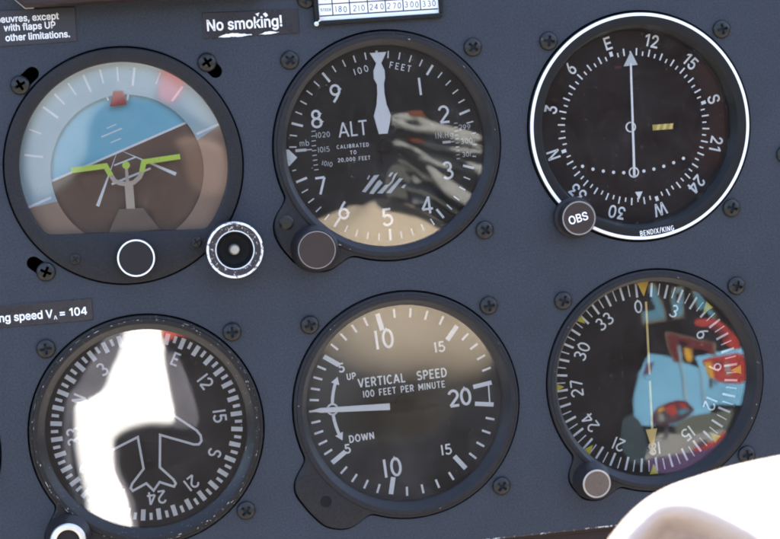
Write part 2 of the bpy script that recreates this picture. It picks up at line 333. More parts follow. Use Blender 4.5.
# letter shapes of a grotesque typeface: advance, outline points and triangles in thousandths of the type size
TYPE_BOLD = {
'!': (196, "143,-3 122,-17 98,-22 74,-17 54,-3 40,17 35,41 40,65 54,85 74,99 98,104 122,99 143,85 156,65 161,41 156,17 144,143 50,143 46,526 149,526", "17,19,18 17,16,19 9,11,10 8,11,9 8,12,11 7,12,8 7,13,12 6,13,7 6,14,13 5,14,6 5,15,14 5,0,15 4,0,5 4,1,0 3,1,4 3,2,1"),
',': (188, "97,-136 18,-136 53,88 159,88", "1,3,2 1,0,3"),
'.': (188, "140,-3 120,-17 95,-22 71,-17 51,-3 37,17 32,41 37,65 51,86 71,99 95,104 120,99 140,86 154,65 158,41 154,17", "9,11,10 9,12,11 8,12,9 7,12,8 7,13,12 6,13,7 6,14,13 6,15,14 5,15,6 5,0,15 4,0,5 4,1,0 3,1,4 2,1,3"),
'0': (453, "334,10 285,-16 227,-24 169,-16 119,10 80,52 53,107 36,175 31,254 36,333 53,401 81,456 120,498 169,524 227,533 284,524 333,498 372,456 400,401 417,333 422,254 417,175 400,107 373,52 175,87 198,72 227,67 255,72 279,87 299,112 314,149 323,196 327,254 323,312 314,360 299,397 279,422 255,437 227,442 198,437 175,422 155,397 139,360 130,312 126,254 130,196 139,149 155,112", "13,15,14 12,15,13 12,16,15 11,16,12 11,17,16 10,39,11 39,38,11 38,17,11 38,37,17 37,18,17 36,18,37 10,40,39 10,41,40 35,18,36 9,41,10 35,19,18 9,42,41 34,19,35 33,19,34 9,43,42 8,43,9 33,20,19 32,20,33 8,44,43 7,44,8 32,21,20 7,45,44 31,21,32 7,46,45 30,21,31 6,46,7 30,22,21 6,47,46 29,22,30 28,22,29 6,24,47 28,23,22 5,24,6 27,23,28 5,25,24 5,26,25 26,23,27 5,23,26 5,0,23 4,0,5 4,1,0 3,1,4 3,2,1"),
'1': (365, "193,0 293,0 293,520 210,520 72,428 72,325 193,405", "0,1,2,6 6,2,3 6,3,4,5"),
'4': (470, "275,0 375,0 375,105 435,105 435,190 375,190 375,515 255,515 30,195 30,105 275,105 275,190 135,190 275,395", "0,1,2,10 9,10,11,12,8 10,2,5,11 2,3,4,5 11,5,6,13 13,6,7 12,13,7,8"),
'=': (453, "398,80 55,80 55,170 398,170 398,228 55,228 55,318 398,318", "5,7,6 5,4,7 1,3,2 1,0,3"),
'A': (480, "97,-17 -8,-17 190,526 288,526 487,-17 383,-17 271,297 260,329 248,367 233,415 209,495 268,495 244,414 229,366 217,327 207,297 353,182 127,182 127,159 353,159", "1,10,2 10,3,2 10,11,3 11,4,3 1,9,10 12,4,11 1,13,9 13,8,9 13,8,12 8,4,12 7,4,8 1,14,13 6,16,7 16,4,7 1,17,14 17,15,14 17,18,15 18,0,15 5,19,6 19,16,6 1,18,17 18,16,17 18,19,16 19,4,16 1,0,18 5,4,19"),
'M': (628, "139,-17 43,-17 43,526 163,526 293,193 298,180 303,164 309,147 315,128 322,108 328,89 333,70 344,32 284,32 296,70 302,88 308,107 314,126 320,146 326,164 332,180 336,193 465,526 585,526 585,-17 487,-17 487,291 487,308 487,327 488,348 488,369 489,391 489,413 490,436 490,474 536,474 522,428 514,404 506,380 498,357 490,336 483,316 477,299 472,285 353,-17 275,-17 155,285 149,298 143,315 136,334 129,355 121,378 113,402 105,427 88,474 135,474 136,438 137,416 137,394 138,372 138,350 139,329 139,309 139,291", "1,54,2 54,3,2 54,55,3 55,4,3 21,34,22 34,23,22 34,35,23 35,24,23 1,53,54 56,4,55 21,33,34 36,24,35 57,4,56 21,32,33 37,24,36 1,52,53 58,4,57 21,31,32 38,24,37 1,51,52 59,4,58 21,30,31 39,24,38 1,50,51 60,4,59 21,29,30 40,24,39 1,49,50 61,4,60 21,28,29 41,28,40 28,24,40 1,62,49 62,48,49 62,48,61 48,4,61 21,41,28 41,27,28 21,42,41 47,4,48 1,63,62 21,43,42 46,4,47 1,0,63 21,44,43 45,4,46 45,5,4 20,44,21 45,6,5 19,44,20 45,13,6 13,7,6 18,12,19 12,44,19 13,16,7 16,17,7 17,8,7 17,8,18 8,9,18 9,10,18 10,11,18 11,12,18 13,15,16 15,14,13 45,12,13 45,44,12"),
'N': (524, "142,-17 43,-17 43,526 146,526 357,192 367,177 377,159 389,138 402,115 416,89 439,42 390,34 385,80 384,107 383,133 382,157 382,178 382,195 382,526 480,526 480,-17 377,-17 188,281 175,301 163,322 149,345 133,373 115,405 80,465 135,473 138,418 139,384 140,354 141,328 142,307 142,291", "1,28,2 28,3,2 28,29,3 29,4,3 17,19,18 17,20,19 30,4,29 1,27,28 31,4,30 1,26,27 32,4,31 1,32,26 32,25,26 1,33,32 25,4,32 24,4,25 1,34,33 23,4,24 1,35,34 22,4,23 1,0,35 21,4,22 16,20,17 21,5,4 15,20,16 21,6,5 21,14,6 14,7,6 14,7,15 7,20,15 8,20,7 21,13,14 9,20,8 21,12,13 10,20,9 21,11,12 11,20,10 21,20,11"),
'P': (444, "142,-17 43,-17 43,526 236,526 293,520 341,502 378,474 405,438 421,395 426,348 421,300 405,257 378,221 341,192 293,174 236,169 92,169 92,259 232,259 265,263 289,271 306,284 318,301 325,323 327,348 325,373 318,394 306,411 289,423 265,432 231,435 142,435", "1,17,2 17,31,2 31,3,2 31,4,3 31,5,4 31,6,5 31,7,6 31,30,7 30,29,7 29,8,7 17,0,31 28,8,29 27,8,28 26,8,27 26,9,8 25,9,26 24,9,25 23,9,24 23,10,9 22,10,23 21,10,22 21,11,10 20,11,21 19,11,20 18,11,19 1,16,17 0,18,17 0,15,18 15,11,18 15,12,11 15,13,12 15,14,13 1,15,16 1,0,15"),
'U': (517, "371,0 319,-19 259,-25 199,-19 146,0 103,31 70,71 50,119 43,172 43,526 141,526 141,179 145,148 156,122 172,100 195,83 224,72 259,69 294,72 322,83 345,100 362,121 372,148 376,179 376,526 474,526 474,172 468,119 447,71 415,31", "8,10,9 8,11,10 23,25,24 23,26,25 8,12,11 22,26,23 7,12,8 22,27,26 7,13,12 21,27,22 7,14,13 20,27,21 20,28,27 6,14,7 6,15,14 19,28,20 6,16,15 18,28,19 17,28,18 6,17,16 17,29,28 5,17,6 5,29,17 5,0,29 4,0,5 4,1,0 3,1,4 3,2,1"),
'V': (480, "290,-17 192,-17 -8,526 96,526 208,212 219,182 231,143 247,94 271,14 212,14 236,95 251,143 263,182 273,212 383,526 487,526", "1,3,2 1,4,3 13,15,14 13,0,15 1,5,4 12,0,13 11,0,12 1,6,5 10,7,11 7,0,11 1,10,6 10,7,6 1,9,10 8,0,7 1,8,9 1,0,8"),
'a': (389, "222,-15 193,-23 160,-26 122,-22 87,-11 57,9 33,35 18,69 13,108 17,142 28,170 46,192 69,208 94,219 121,227 149,233 176,237 207,241 231,244 248,246 256,249 257,251 259,256 259,256 257,275 252,288 244,299 232,307 216,312 196,314 174,312 156,307 141,299 130,289 122,278 109,254 16,281 43,332 67,359 96,379 128,392 161,399 194,401 217,400 243,396 269,388 295,375 319,355 338,328 350,294 354,252 354,-17 260,-17 260,35 282,35 278,28 264,12 245,-3 136,68 152,64 170,62 198,65 220,74 236,86 249,102 256,119 259,139 259,157 278,170 264,166 250,162 234,159 218,156 202,154 189,153 178,151 158,148 140,143 126,136 117,128 111,119 109,105 111,92 116,82 124,75", "41,43,42 41,44,43 40,44,41 40,45,44 39,45,40 39,46,45 38,46,39 38,47,46 37,47,38 37,48,47 36,30,37 30,48,37 30,29,48 29,28,48 28,49,48 36,31,30 27,49,28 26,49,27 36,32,31 25,49,26 36,33,32 25,50,49 36,34,33 24,50,25 35,34,36 22,50,24 21,50,22 21,51,50 20,51,21 19,51,20 18,68,19 68,51,19 17,68,18 16,68,17 15,68,16 14,68,15 13,68,14 12,68,13 11,68,12 10,68,11 10,69,68 67,51,68 9,69,10 9,70,69 9,71,70 9,72,71 66,51,67 9,73,72 9,74,73 9,75,74 9,76,75 9,77,76 9,78,77 8,78,9 65,51,66 8,79,78 8,80,79 64,51,65 8,81,80 7,81,8 7,82,81 63,51,64 7,83,82 62,54,63 54,51,63 7,84,83 7,58,84 61,54,62 6,58,7 6,59,58 60,54,61 6,60,59 6,54,60 5,53,6 5,57,53 57,52,53 55,51,54 56,51,55 57,51,56 4,57,5 4,0,57 52,51,57 3,0,4 3,1,0 2,1,3"),
'c': (396, "266,-17 237,-23 207,-25 154,-19 108,2 69,34 41,77 23,129 17,187 23,247 41,299 69,342 108,374 154,395 207,402 237,399 265,393 291,384 315,370 336,353 354,332 368,308 384,265 292,242 282,269 276,280 269,289 260,297 249,304 237,309 223,312 208,313 178,308 156,296 138,277 124,252 116,222 113,187 116,154 124,124 138,99 155,80 178,68 208,64 223,65 237,68 250,73 260,80 270,88 277,98 283,109 293,137 385,114 369,71 355,46 337,25 316,7 292,-7", "13,15,14 13,16,15 12,16,13 12,17,16 12,18,17 11,18,12 11,19,18 11,20,19 10,20,11 10,31,20 31,21,20 10,32,31 30,21,31 29,21,30 28,21,29 10,33,32 28,22,21 27,22,28 9,33,10 26,22,27 9,34,33 25,22,26 24,22,25 9,35,34 23,22,24 9,36,35 8,36,9 8,37,36 8,38,37 7,38,8 7,39,38 50,52,51 6,39,7 6,40,39 50,53,52 49,53,50 6,41,40 48,53,49 47,53,48 46,53,47 6,42,41 5,42,6 45,53,46 45,54,53 44,54,45 5,43,42 43,54,44 5,54,43 5,55,54 4,55,5 4,56,55 4,57,56 3,57,4 3,0,57 3,1,0 2,1,3"),
'd': (424, "260,-12 231,-22 195,-25 146,-19 102,2 66,34 39,77 23,129 17,189 23,248 39,300 66,343 102,375 146,395 195,402 231,398 261,388 283,373 300,357 312,341 315,336 294,336 294,526 389,526 389,-17 296,-17 296,42 316,42 312,36 300,20 283,3 155,79 177,68 205,64 231,68 253,79 270,97 283,121 292,153 295,189 292,226 284,257 271,281 253,298 232,309 205,313 177,309 155,298 137,280 124,255 116,224 113,189 116,154 124,123 138,98", "21,18,22 18,23,22 18,19,23 19,20,23 20,24,23 13,15,14 13,16,15 12,16,13 12,17,16 11,17,12 11,18,17 11,21,18 10,21,11 10,20,21 10,45,20 45,44,20 44,43,20 43,42,20 42,41,20 41,24,20 10,46,45 10,47,46 9,47,10 9,48,47 9,49,48 40,24,41 9,50,49 8,50,9 39,24,40 8,51,50 38,24,39 8,52,51 7,52,8 7,53,52 37,24,38 6,53,7 6,54,53 36,24,37 6,31,54 35,27,36 27,24,36 6,32,31 34,27,35 5,32,6 5,33,32 33,27,34 5,26,33 26,27,33 5,30,26 30,25,26 28,24,27 29,24,28 4,30,5 30,24,29 4,0,30 25,24,30 3,0,4 3,1,0 2,1,3"),
'e': (404, "289,-11 252,-22 212,-25 156,-19 108,2 69,34 40,77 23,129 17,187 23,245 40,297 68,341 106,374 152,395 205,402 239,399 272,390 303,375 331,353 355,324 373,288 384,244 388,195 388,152 58,152 58,238 394,238 295,172 290,234 282,262 269,284 253,300 232,310 205,313 178,309 156,299 138,283 124,262 116,238 113,210 113,178 116,142 126,114 141,92 160,76 184,67 213,63 231,65 248,69 262,76 273,85 283,97 296,125 388,103 368,55 347,27 321,5", "13,15,14 13,16,15 12,16,13 12,17,16 12,18,17 11,18,12 11,19,18 10,33,11 33,19,11 33,32,19 32,20,19 10,34,33 31,20,32 10,35,34 30,20,31 10,36,35 9,36,10 30,21,20 29,21,30 9,37,36 9,38,37 28,21,29 8,25,9 25,38,9 28,22,21 8,24,25 38,28,26 28,27,26 39,28,38 39,22,28 40,22,39 40,23,22 7,24,8 41,23,40 7,41,24 41,23,24 7,42,41 6,42,7 51,53,52 6,43,42 51,54,53 50,54,51 6,44,43 49,54,50 5,44,6 5,45,44 48,54,49 47,54,48 5,46,45 46,54,47 5,54,46 5,55,54 4,55,5 4,56,55 4,0,56 3,0,4 3,1,0 2,1,3"),
'f': (253, "-11,396 245,396 245,310 -11,310 159,-17 64,-17 64,433 68,466 81,495 102,518 128,534 157,544 187,547 208,546 226,544 239,540 264,532 239,447 217,454 211,455 204,456 195,457 177,454 167,448 161,437 159,417", "11,13,12 11,14,13 10,14,11 10,15,14 10,16,15 9,16,10 9,17,16 8,18,9 18,17,9 7,20,8 20,19,8 19,18,8 6,22,7 22,21,7 7,20,21 6,23,22 6,24,23 6,25,24 5,25,6 5,4,25 3,1,0 3,2,1"),
'g': (426, "297,-152 254,-164 207,-168 165,-165 128,-156 97,-142 71,-123 51,-101 27,-63 106,-18 124,-42 134,-54 146,-64 161,-72 181,-78 206,-80 244,-75 271,-62 288,-40 294,-4 294,51 315,51 312,46 299,30 282,14 259,0 230,-9 195,-12 147,-6 104,12 67,42 40,82 23,133 17,191 23,250 40,301 67,343 103,375 147,395 196,402 232,398 261,388 284,374 301,357 313,341 317,336 296,336 296,396 389,396 389,-10 383,-59 365,-99 335,-131 155,90 177,80 205,76 232,80 254,89 271,105 284,128 292,157 295,193 293,228 284,257 271,281 254,298 232,309 205,313 177,309 155,298 138,280 124,256 116,226 113,193 116,158 125,129 138,107", "38,40,39 38,41,40 46,43,47 43,48,47 43,44,48 44,45,48 45,49,48 37,41,38 37,42,41 36,42,37 36,43,42 36,46,43 35,46,36 35,45,46 35,67,45 67,66,45 66,65,45 65,64,45 64,63,45 63,49,45 35,68,67 35,69,68 34,69,35 34,70,69 34,71,70 62,49,63 34,72,71 33,72,34 61,49,62 33,73,72 60,49,61 33,74,73 32,74,33 32,75,74 59,49,60 31,75,32 31,76,75 58,49,59 31,53,76 57,21,58 21,49,58 31,54,53 56,21,57 30,54,31 30,55,54 55,21,56 30,20,55 20,21,55 30,24,20 24,19,20 22,49,21 23,49,22 29,24,30 24,49,23 29,25,24 19,49,24 28,25,29 28,26,25 18,49,19 27,26,28 18,50,49 8,10,9 17,50,18 8,11,10 8,12,11 17,51,50 16,51,17 7,12,8 7,13,12 7,14,13 15,51,16 7,15,14 7,51,15 7,52,51 6,52,7 5,52,6 5,0,52 4,0,5 4,1,0 3,1,4 3,2,1"),
'h': (410, "141,274 134,253 131,226 131,-17 36,-17 36,526 131,526 131,270 76,270 109,342 142,376 182,395 227,402 268,397 303,384 334,361 356,329 370,288 374,241 374,-17 279,-17 279,234 274,269 260,292 239,307 209,312 188,310 169,302 153,291", "4,8,5 8,6,5 8,9,6 9,7,6 11,13,12 11,14,13 10,14,11 10,15,14 9,15,10 9,16,15 7,28,9 28,27,9 27,26,9 26,25,9 25,16,9 25,17,16 24,17,25 23,17,24 22,17,23 7,0,28 22,18,17 7,1,0 4,7,8 4,1,7 21,18,22 4,2,1 21,19,18 20,19,21 4,3,2"),
'i': (167, "126,442 106,430 84,426 61,430 42,442 28,461 24,483 28,506 42,524 61,537 84,541 106,537 126,524 139,506 144,483 139,461 131,-17 36,-17 36,396 131,396", "17,19,18 17,16,19 9,11,10 9,12,11 8,12,9 8,13,12 7,13,8 6,13,7 6,14,13 5,14,6 5,15,14 4,15,5 4,0,15 3,0,4 3,1,0 2,1,3"),
'k': (381, "184,182 93,97 93,229 113,229 277,396 401,396 191,182 131,-17 36,-17 36,526 131,526 407,-17 286,-17 125,187 193,254", "8,10,9 8,2,10 2,3,10 3,13,10 13,7,10 3,5,4 3,14,5 14,6,5 3,13,14 6,11,14 8,1,2 7,12,13 1,6,0 1,11,6 8,11,1"),
'l': (189, "164,-18 152,-19 138,-19 95,-13 61,8 42,42 36,83 36,526 131,526 131,99 132,80 135,72 137,71 147,69 153,69 158,69 162,70 183,74 201,-10 175,-16", "6,8,7 6,9,8 6,10,9 5,10,6 5,11,10 16,18,17 5,12,11 5,13,12 15,18,16 14,18,15 13,18,14 5,18,13 4,18,5 3,18,4 3,19,18 2,19,3 2,0,19 2,1,0"),
'm': (610, "131,-17 36,-17 36,396 129,396 129,278 83,278 102,331 119,357 141,377 165,392 192,400 220,403 263,396 299,373 324,339 344,278 288,278 307,329 324,354 347,375 374,391 404,400 437,403 472,399 505,387 534,366 556,337 569,299 574,256 574,-17 479,-17 479,252 474,282 461,300 442,310 418,313 399,311 383,305 370,295 360,282 354,266 352,246 352,-17 257,-17 257,258 253,282 241,298 223,309 199,313 182,311 166,305 152,295 141,281 133,262 131,237", "10,12,11 21,23,22 9,12,10 20,23,21 20,24,23 1,5,2 5,6,2 6,3,2 6,7,3 7,4,3 9,13,12 8,13,9 19,24,20 19,25,24 7,13,8 18,25,19 7,14,13 18,26,25 4,51,7 51,50,7 50,49,7 49,14,7 17,26,18 49,17,14 17,15,14 17,27,26 49,48,17 48,47,17 47,16,17 15,37,17 37,36,17 36,35,17 35,27,17 34,27,35 33,27,34 46,16,47 15,38,37 32,27,33 32,28,27 45,16,46 15,39,38 4,52,51 31,28,32 15,40,39 44,16,45 4,53,52 1,4,5 1,53,4 44,15,16 44,40,15 44,41,40 1,54,53 43,41,44 31,29,28 30,29,31 43,42,41 1,0,54"),
'n': (410, "141,274 134,253 131,226 131,-17 36,-17 36,396 129,396 129,270 76,270 109,342 142,376 182,395 227,402 268,397 303,384 333,361 356,329 370,288 374,241 374,-17 279,-17 279,234 274,269 260,292 239,307 209,312 188,310 169,302 153,291", "11,13,12 11,14,13 4,8,5 8,6,5 8,9,6 9,7,6 10,14,11 10,15,14 9,15,10 9,16,15 7,28,9 28,27,9 27,26,9 26,16,9 26,25,16 25,17,16 24,17,25 23,17,24 22,17,23 7,0,28 22,18,17 7,1,0 4,7,8 4,1,7 21,18,22 4,2,1 21,19,18 20,19,21 4,3,2"),
'o': (415, "308,2 261,-19 207,-25 154,-19 108,2 69,34 41,77 23,129 17,187 23,247 41,299 69,342 108,374 154,395 207,402 261,395 308,374 346,342 375,299 392,247 398,187 392,129 375,77 346,34 155,80 178,68 207,64 237,68 260,80 278,99 291,124 299,154 302,187 299,221 291,252 278,277 260,296 237,308 207,313 178,308 156,296 138,277 124,252 116,222 113,187 116,154 124,124 138,99", "13,15,14 13,16,15 12,16,13 12,17,16 11,17,12 11,18,17 10,38,11 38,18,11 10,39,38 37,18,38 10,40,39 36,18,37 9,40,10 36,19,18 9,41,40 35,19,36 9,42,41 34,19,35 9,43,42 33,19,34 8,43,9 33,20,19 8,44,43 32,20,33 8,45,44 31,20,32 31,21,20 7,45,8 7,46,45 30,21,31 30,22,21 6,46,7 29,22,30 6,47,46 28,22,29 6,24,47 27,22,28 6,25,24 27,23,22 5,25,6 26,23,27 5,26,25 5,23,26 4,23,5 4,0,23 3,0,4 3,1,0 2,1,3"),
'p': (425, "131,-160 36,-160 36,396 129,396 129,336 109,336 113,341 125,357 141,373 164,388 193,398 229,402 279,395 322,375 358,343 385,300 402,248 407,189 402,129 385,77 359,34 323,2 279,-19 230,-25 194,-22 165,-12 142,3 125,20 113,36 109,42 131,42 172,79 194,68 220,64 247,68 269,79 287,98 300,123 308,154 311,189 308,224 300,255 287,280 270,298 248,309 220,313 193,309 171,298 154,281 141,257 133,226 130,189 133,153 141,121 154,97", "10,12,11 9,12,10 1,5,2 5,3,2 5,6,3 6,7,3 7,4,3 9,13,12 8,13,9 8,14,13 7,14,8 4,14,7 4,15,14 1,4,5 1,50,4 50,49,4 49,48,4 48,47,4 47,46,4 46,45,4 45,15,4 44,15,45 43,15,44 43,16,15 42,16,43 41,16,42 40,16,41 40,17,16 1,51,50 39,17,40 1,52,51 38,17,39 38,18,17 37,18,38 1,29,52 29,53,52 37,19,18 36,19,37 29,54,53 35,19,36 29,31,54 34,19,35 29,32,31 34,20,19 33,20,34 29,33,32 29,30,33 30,20,33 1,28,29 0,26,30 26,20,30 1,27,28 26,21,20 1,26,27 1,0,26 25,21,26 25,22,21 24,22,25 24,23,22"),
'r': (260, "131,-17 36,-17 36,396 129,396 129,338 105,338 116,358 143,382 176,397 212,402 221,402 230,401 238,401 260,400 260,302 236,306 228,307 218,308 208,309 186,306 167,299 152,289 141,275 133,258 131,236", "8,10,9 8,11,10 8,12,11 8,13,12 8,14,13 7,14,8 1,5,2 5,3,2 5,6,3 6,4,3 6,14,7 4,14,6 1,4,5 1,23,4 23,22,4 22,21,4 21,20,4 20,19,4 19,18,4 18,17,4 17,16,4 16,15,4 15,14,4 1,24,23 1,0,24"),
's': (365, "267,-9 227,-21 182,-25 142,-22 106,-13 75,4 49,27 30,56 14,107 104,126 120,89 134,75 154,66 181,63 212,66 234,76 247,89 251,103 249,114 242,123 229,132 207,139 144,154 96,170 60,196 37,231 30,274 35,310 51,342 76,367 108,386 146,398 187,401 226,398 261,388 289,372 312,350 329,324 347,278 259,258 244,288 232,302 214,312 187,315 161,312 141,303 130,291 126,277 128,265 135,256 150,247 176,239 234,226 282,209 319,183 341,149 348,107 343,70 326,37 300,10", "31,33,32 31,34,33 30,34,31 30,35,34 29,35,30 29,36,35 28,36,29 28,37,36 27,37,28 27,43,37 43,42,37 42,38,37 27,44,43 27,45,44 41,38,42 26,45,27 26,46,45 40,38,41 26,47,46 39,38,40 26,48,47 25,48,26 25,49,48 25,50,49 25,51,50 25,52,51 24,52,25 24,53,52 24,54,53 23,54,24 23,55,54 22,55,23 21,55,22 21,56,55 20,56,21 19,56,20 8,10,9 18,56,19 17,56,18 7,10,8 17,57,56 16,57,17 15,57,16 7,11,10 14,57,15 7,12,11 14,58,57 13,58,14 7,13,12 7,58,13 6,58,7 6,59,58 5,59,6 5,0,59 4,0,5 4,1,0 3,1,4 3,2,1"),
't': (227, "-11,396 221,396 221,310 -11,310 48,91 48,488 143,488 143,99 145,81 149,73 156,69 171,67 176,67 183,68 191,69 215,73 233,-11 207,-18 194,-20 181,-21 167,-21 119,-14 80,9 55,46", "4,6,5 4,7,6 3,1,0 3,2,1 4,8,7 23,8,4 23,9,8 23,10,9 14,16,15 13,16,14 23,11,10 12,16,13 11,16,12 23,16,11 22,16,23 21,16,22 21,17,16 20,17,21 20,18,17 20,19,18"),
'u': (410, "267,3 227,-16 183,-22 142,-18 107,-4 76,19 54,51 40,91 36,138 36,396 131,396 131,145 136,110 150,87 171,73 201,67 222,70 241,77 256,89 268,105 276,126 279,153 279,396 374,396 374,-17 281,-17 281,109 334,109 300,37", "8,10,9 8,11,10 21,23,22 21,27,23 27,24,23 20,27,21 8,12,11 7,12,8 19,26,20 26,27,20 7,13,12 19,25,26 28,24,27 18,25,19 6,13,7 17,25,18 6,14,13 16,25,17 6,15,14 15,0,16 0,25,16 6,0,15 5,0,6 0,24,28 4,0,5 4,1,0 25,24,0 3,1,4 3,2,1"),
'v': (390, "238,-17 151,-17 -7,396 96,396 181,161 193,126 203,92 212,58 228,4 161,4 177,58 186,91 196,126 208,161 293,396 396,396", "1,3,2 1,4,3 13,15,14 13,0,15 1,5,4 12,0,13 1,11,5 11,6,5 11,6,12 6,0,12 7,0,6 1,10,11 1,9,10 8,0,7 1,8,9 1,0,8"),
'w': (567, "212,-17 125,-17 0,396 100,396 150,218 160,182 170,141 181,95 196,24 144,24 159,94 169,139 179,180 190,218 239,396 329,396 378,218 388,181 398,140 409,95 423,24 370,24 386,94 396,139 407,180 417,218 467,396 567,396 442,-17 356,-17 303,167 295,194 288,221 281,248 274,276 267,305 255,355 312,355 300,305 293,276 286,248 279,220 272,193 264,167", "1,3,2 1,4,3 13,36,14 36,15,14 36,37,15 37,16,15 25,27,26 25,28,27 13,35,36 38,16,37 39,16,38 13,34,35 40,16,39 13,33,34 13,32,33 41,32,40 32,16,40 13,41,32 41,31,32 13,42,41 1,5,4 24,28,25 12,42,13 12,43,42 1,11,5 11,6,5 23,18,24 18,28,24 11,6,12 6,43,12 6,0,43 7,0,6 23,19,18 22,19,23 1,10,11 8,0,7 22,20,19 21,20,22 1,9,10 1,8,9 1,0,8"),
'x': (378, "101,-17 -12,-17 189,273 188,117 -4,396 109,396 162,315 179,287 194,262 208,238 237,189 145,189 175,238 187,261 202,287 219,315 272,396 384,396 192,113 192,268 390,-17 278,-17 217,76 200,103 185,128 172,151 142,199 235,199 206,151 193,128 179,103 162,76", "3,11,4 11,26,4 26,5,4 26,6,5 15,17,16 15,10,17 10,18,17 14,27,15 27,10,15 26,7,6 26,13,7 13,8,7 13,19,14 19,27,14 1,26,2 26,13,2 13,3,2 13,18,19 27,20,19 13,9,8 12,3,13 3,18,13 18,29,13 29,9,13 29,28,9 28,10,9 11,25,12 25,24,12 24,3,12 1,11,26 11,25,26 28,10,27 10,20,27 1,3,11 3,24,11 24,10,11 24,29,10 29,18,10 18,20,10 24,30,29 30,3,24 3,18,24 18,23,24 1,30,3 23,20,18 1,31,30 22,20,23 21,20,22 1,0,31"),
}
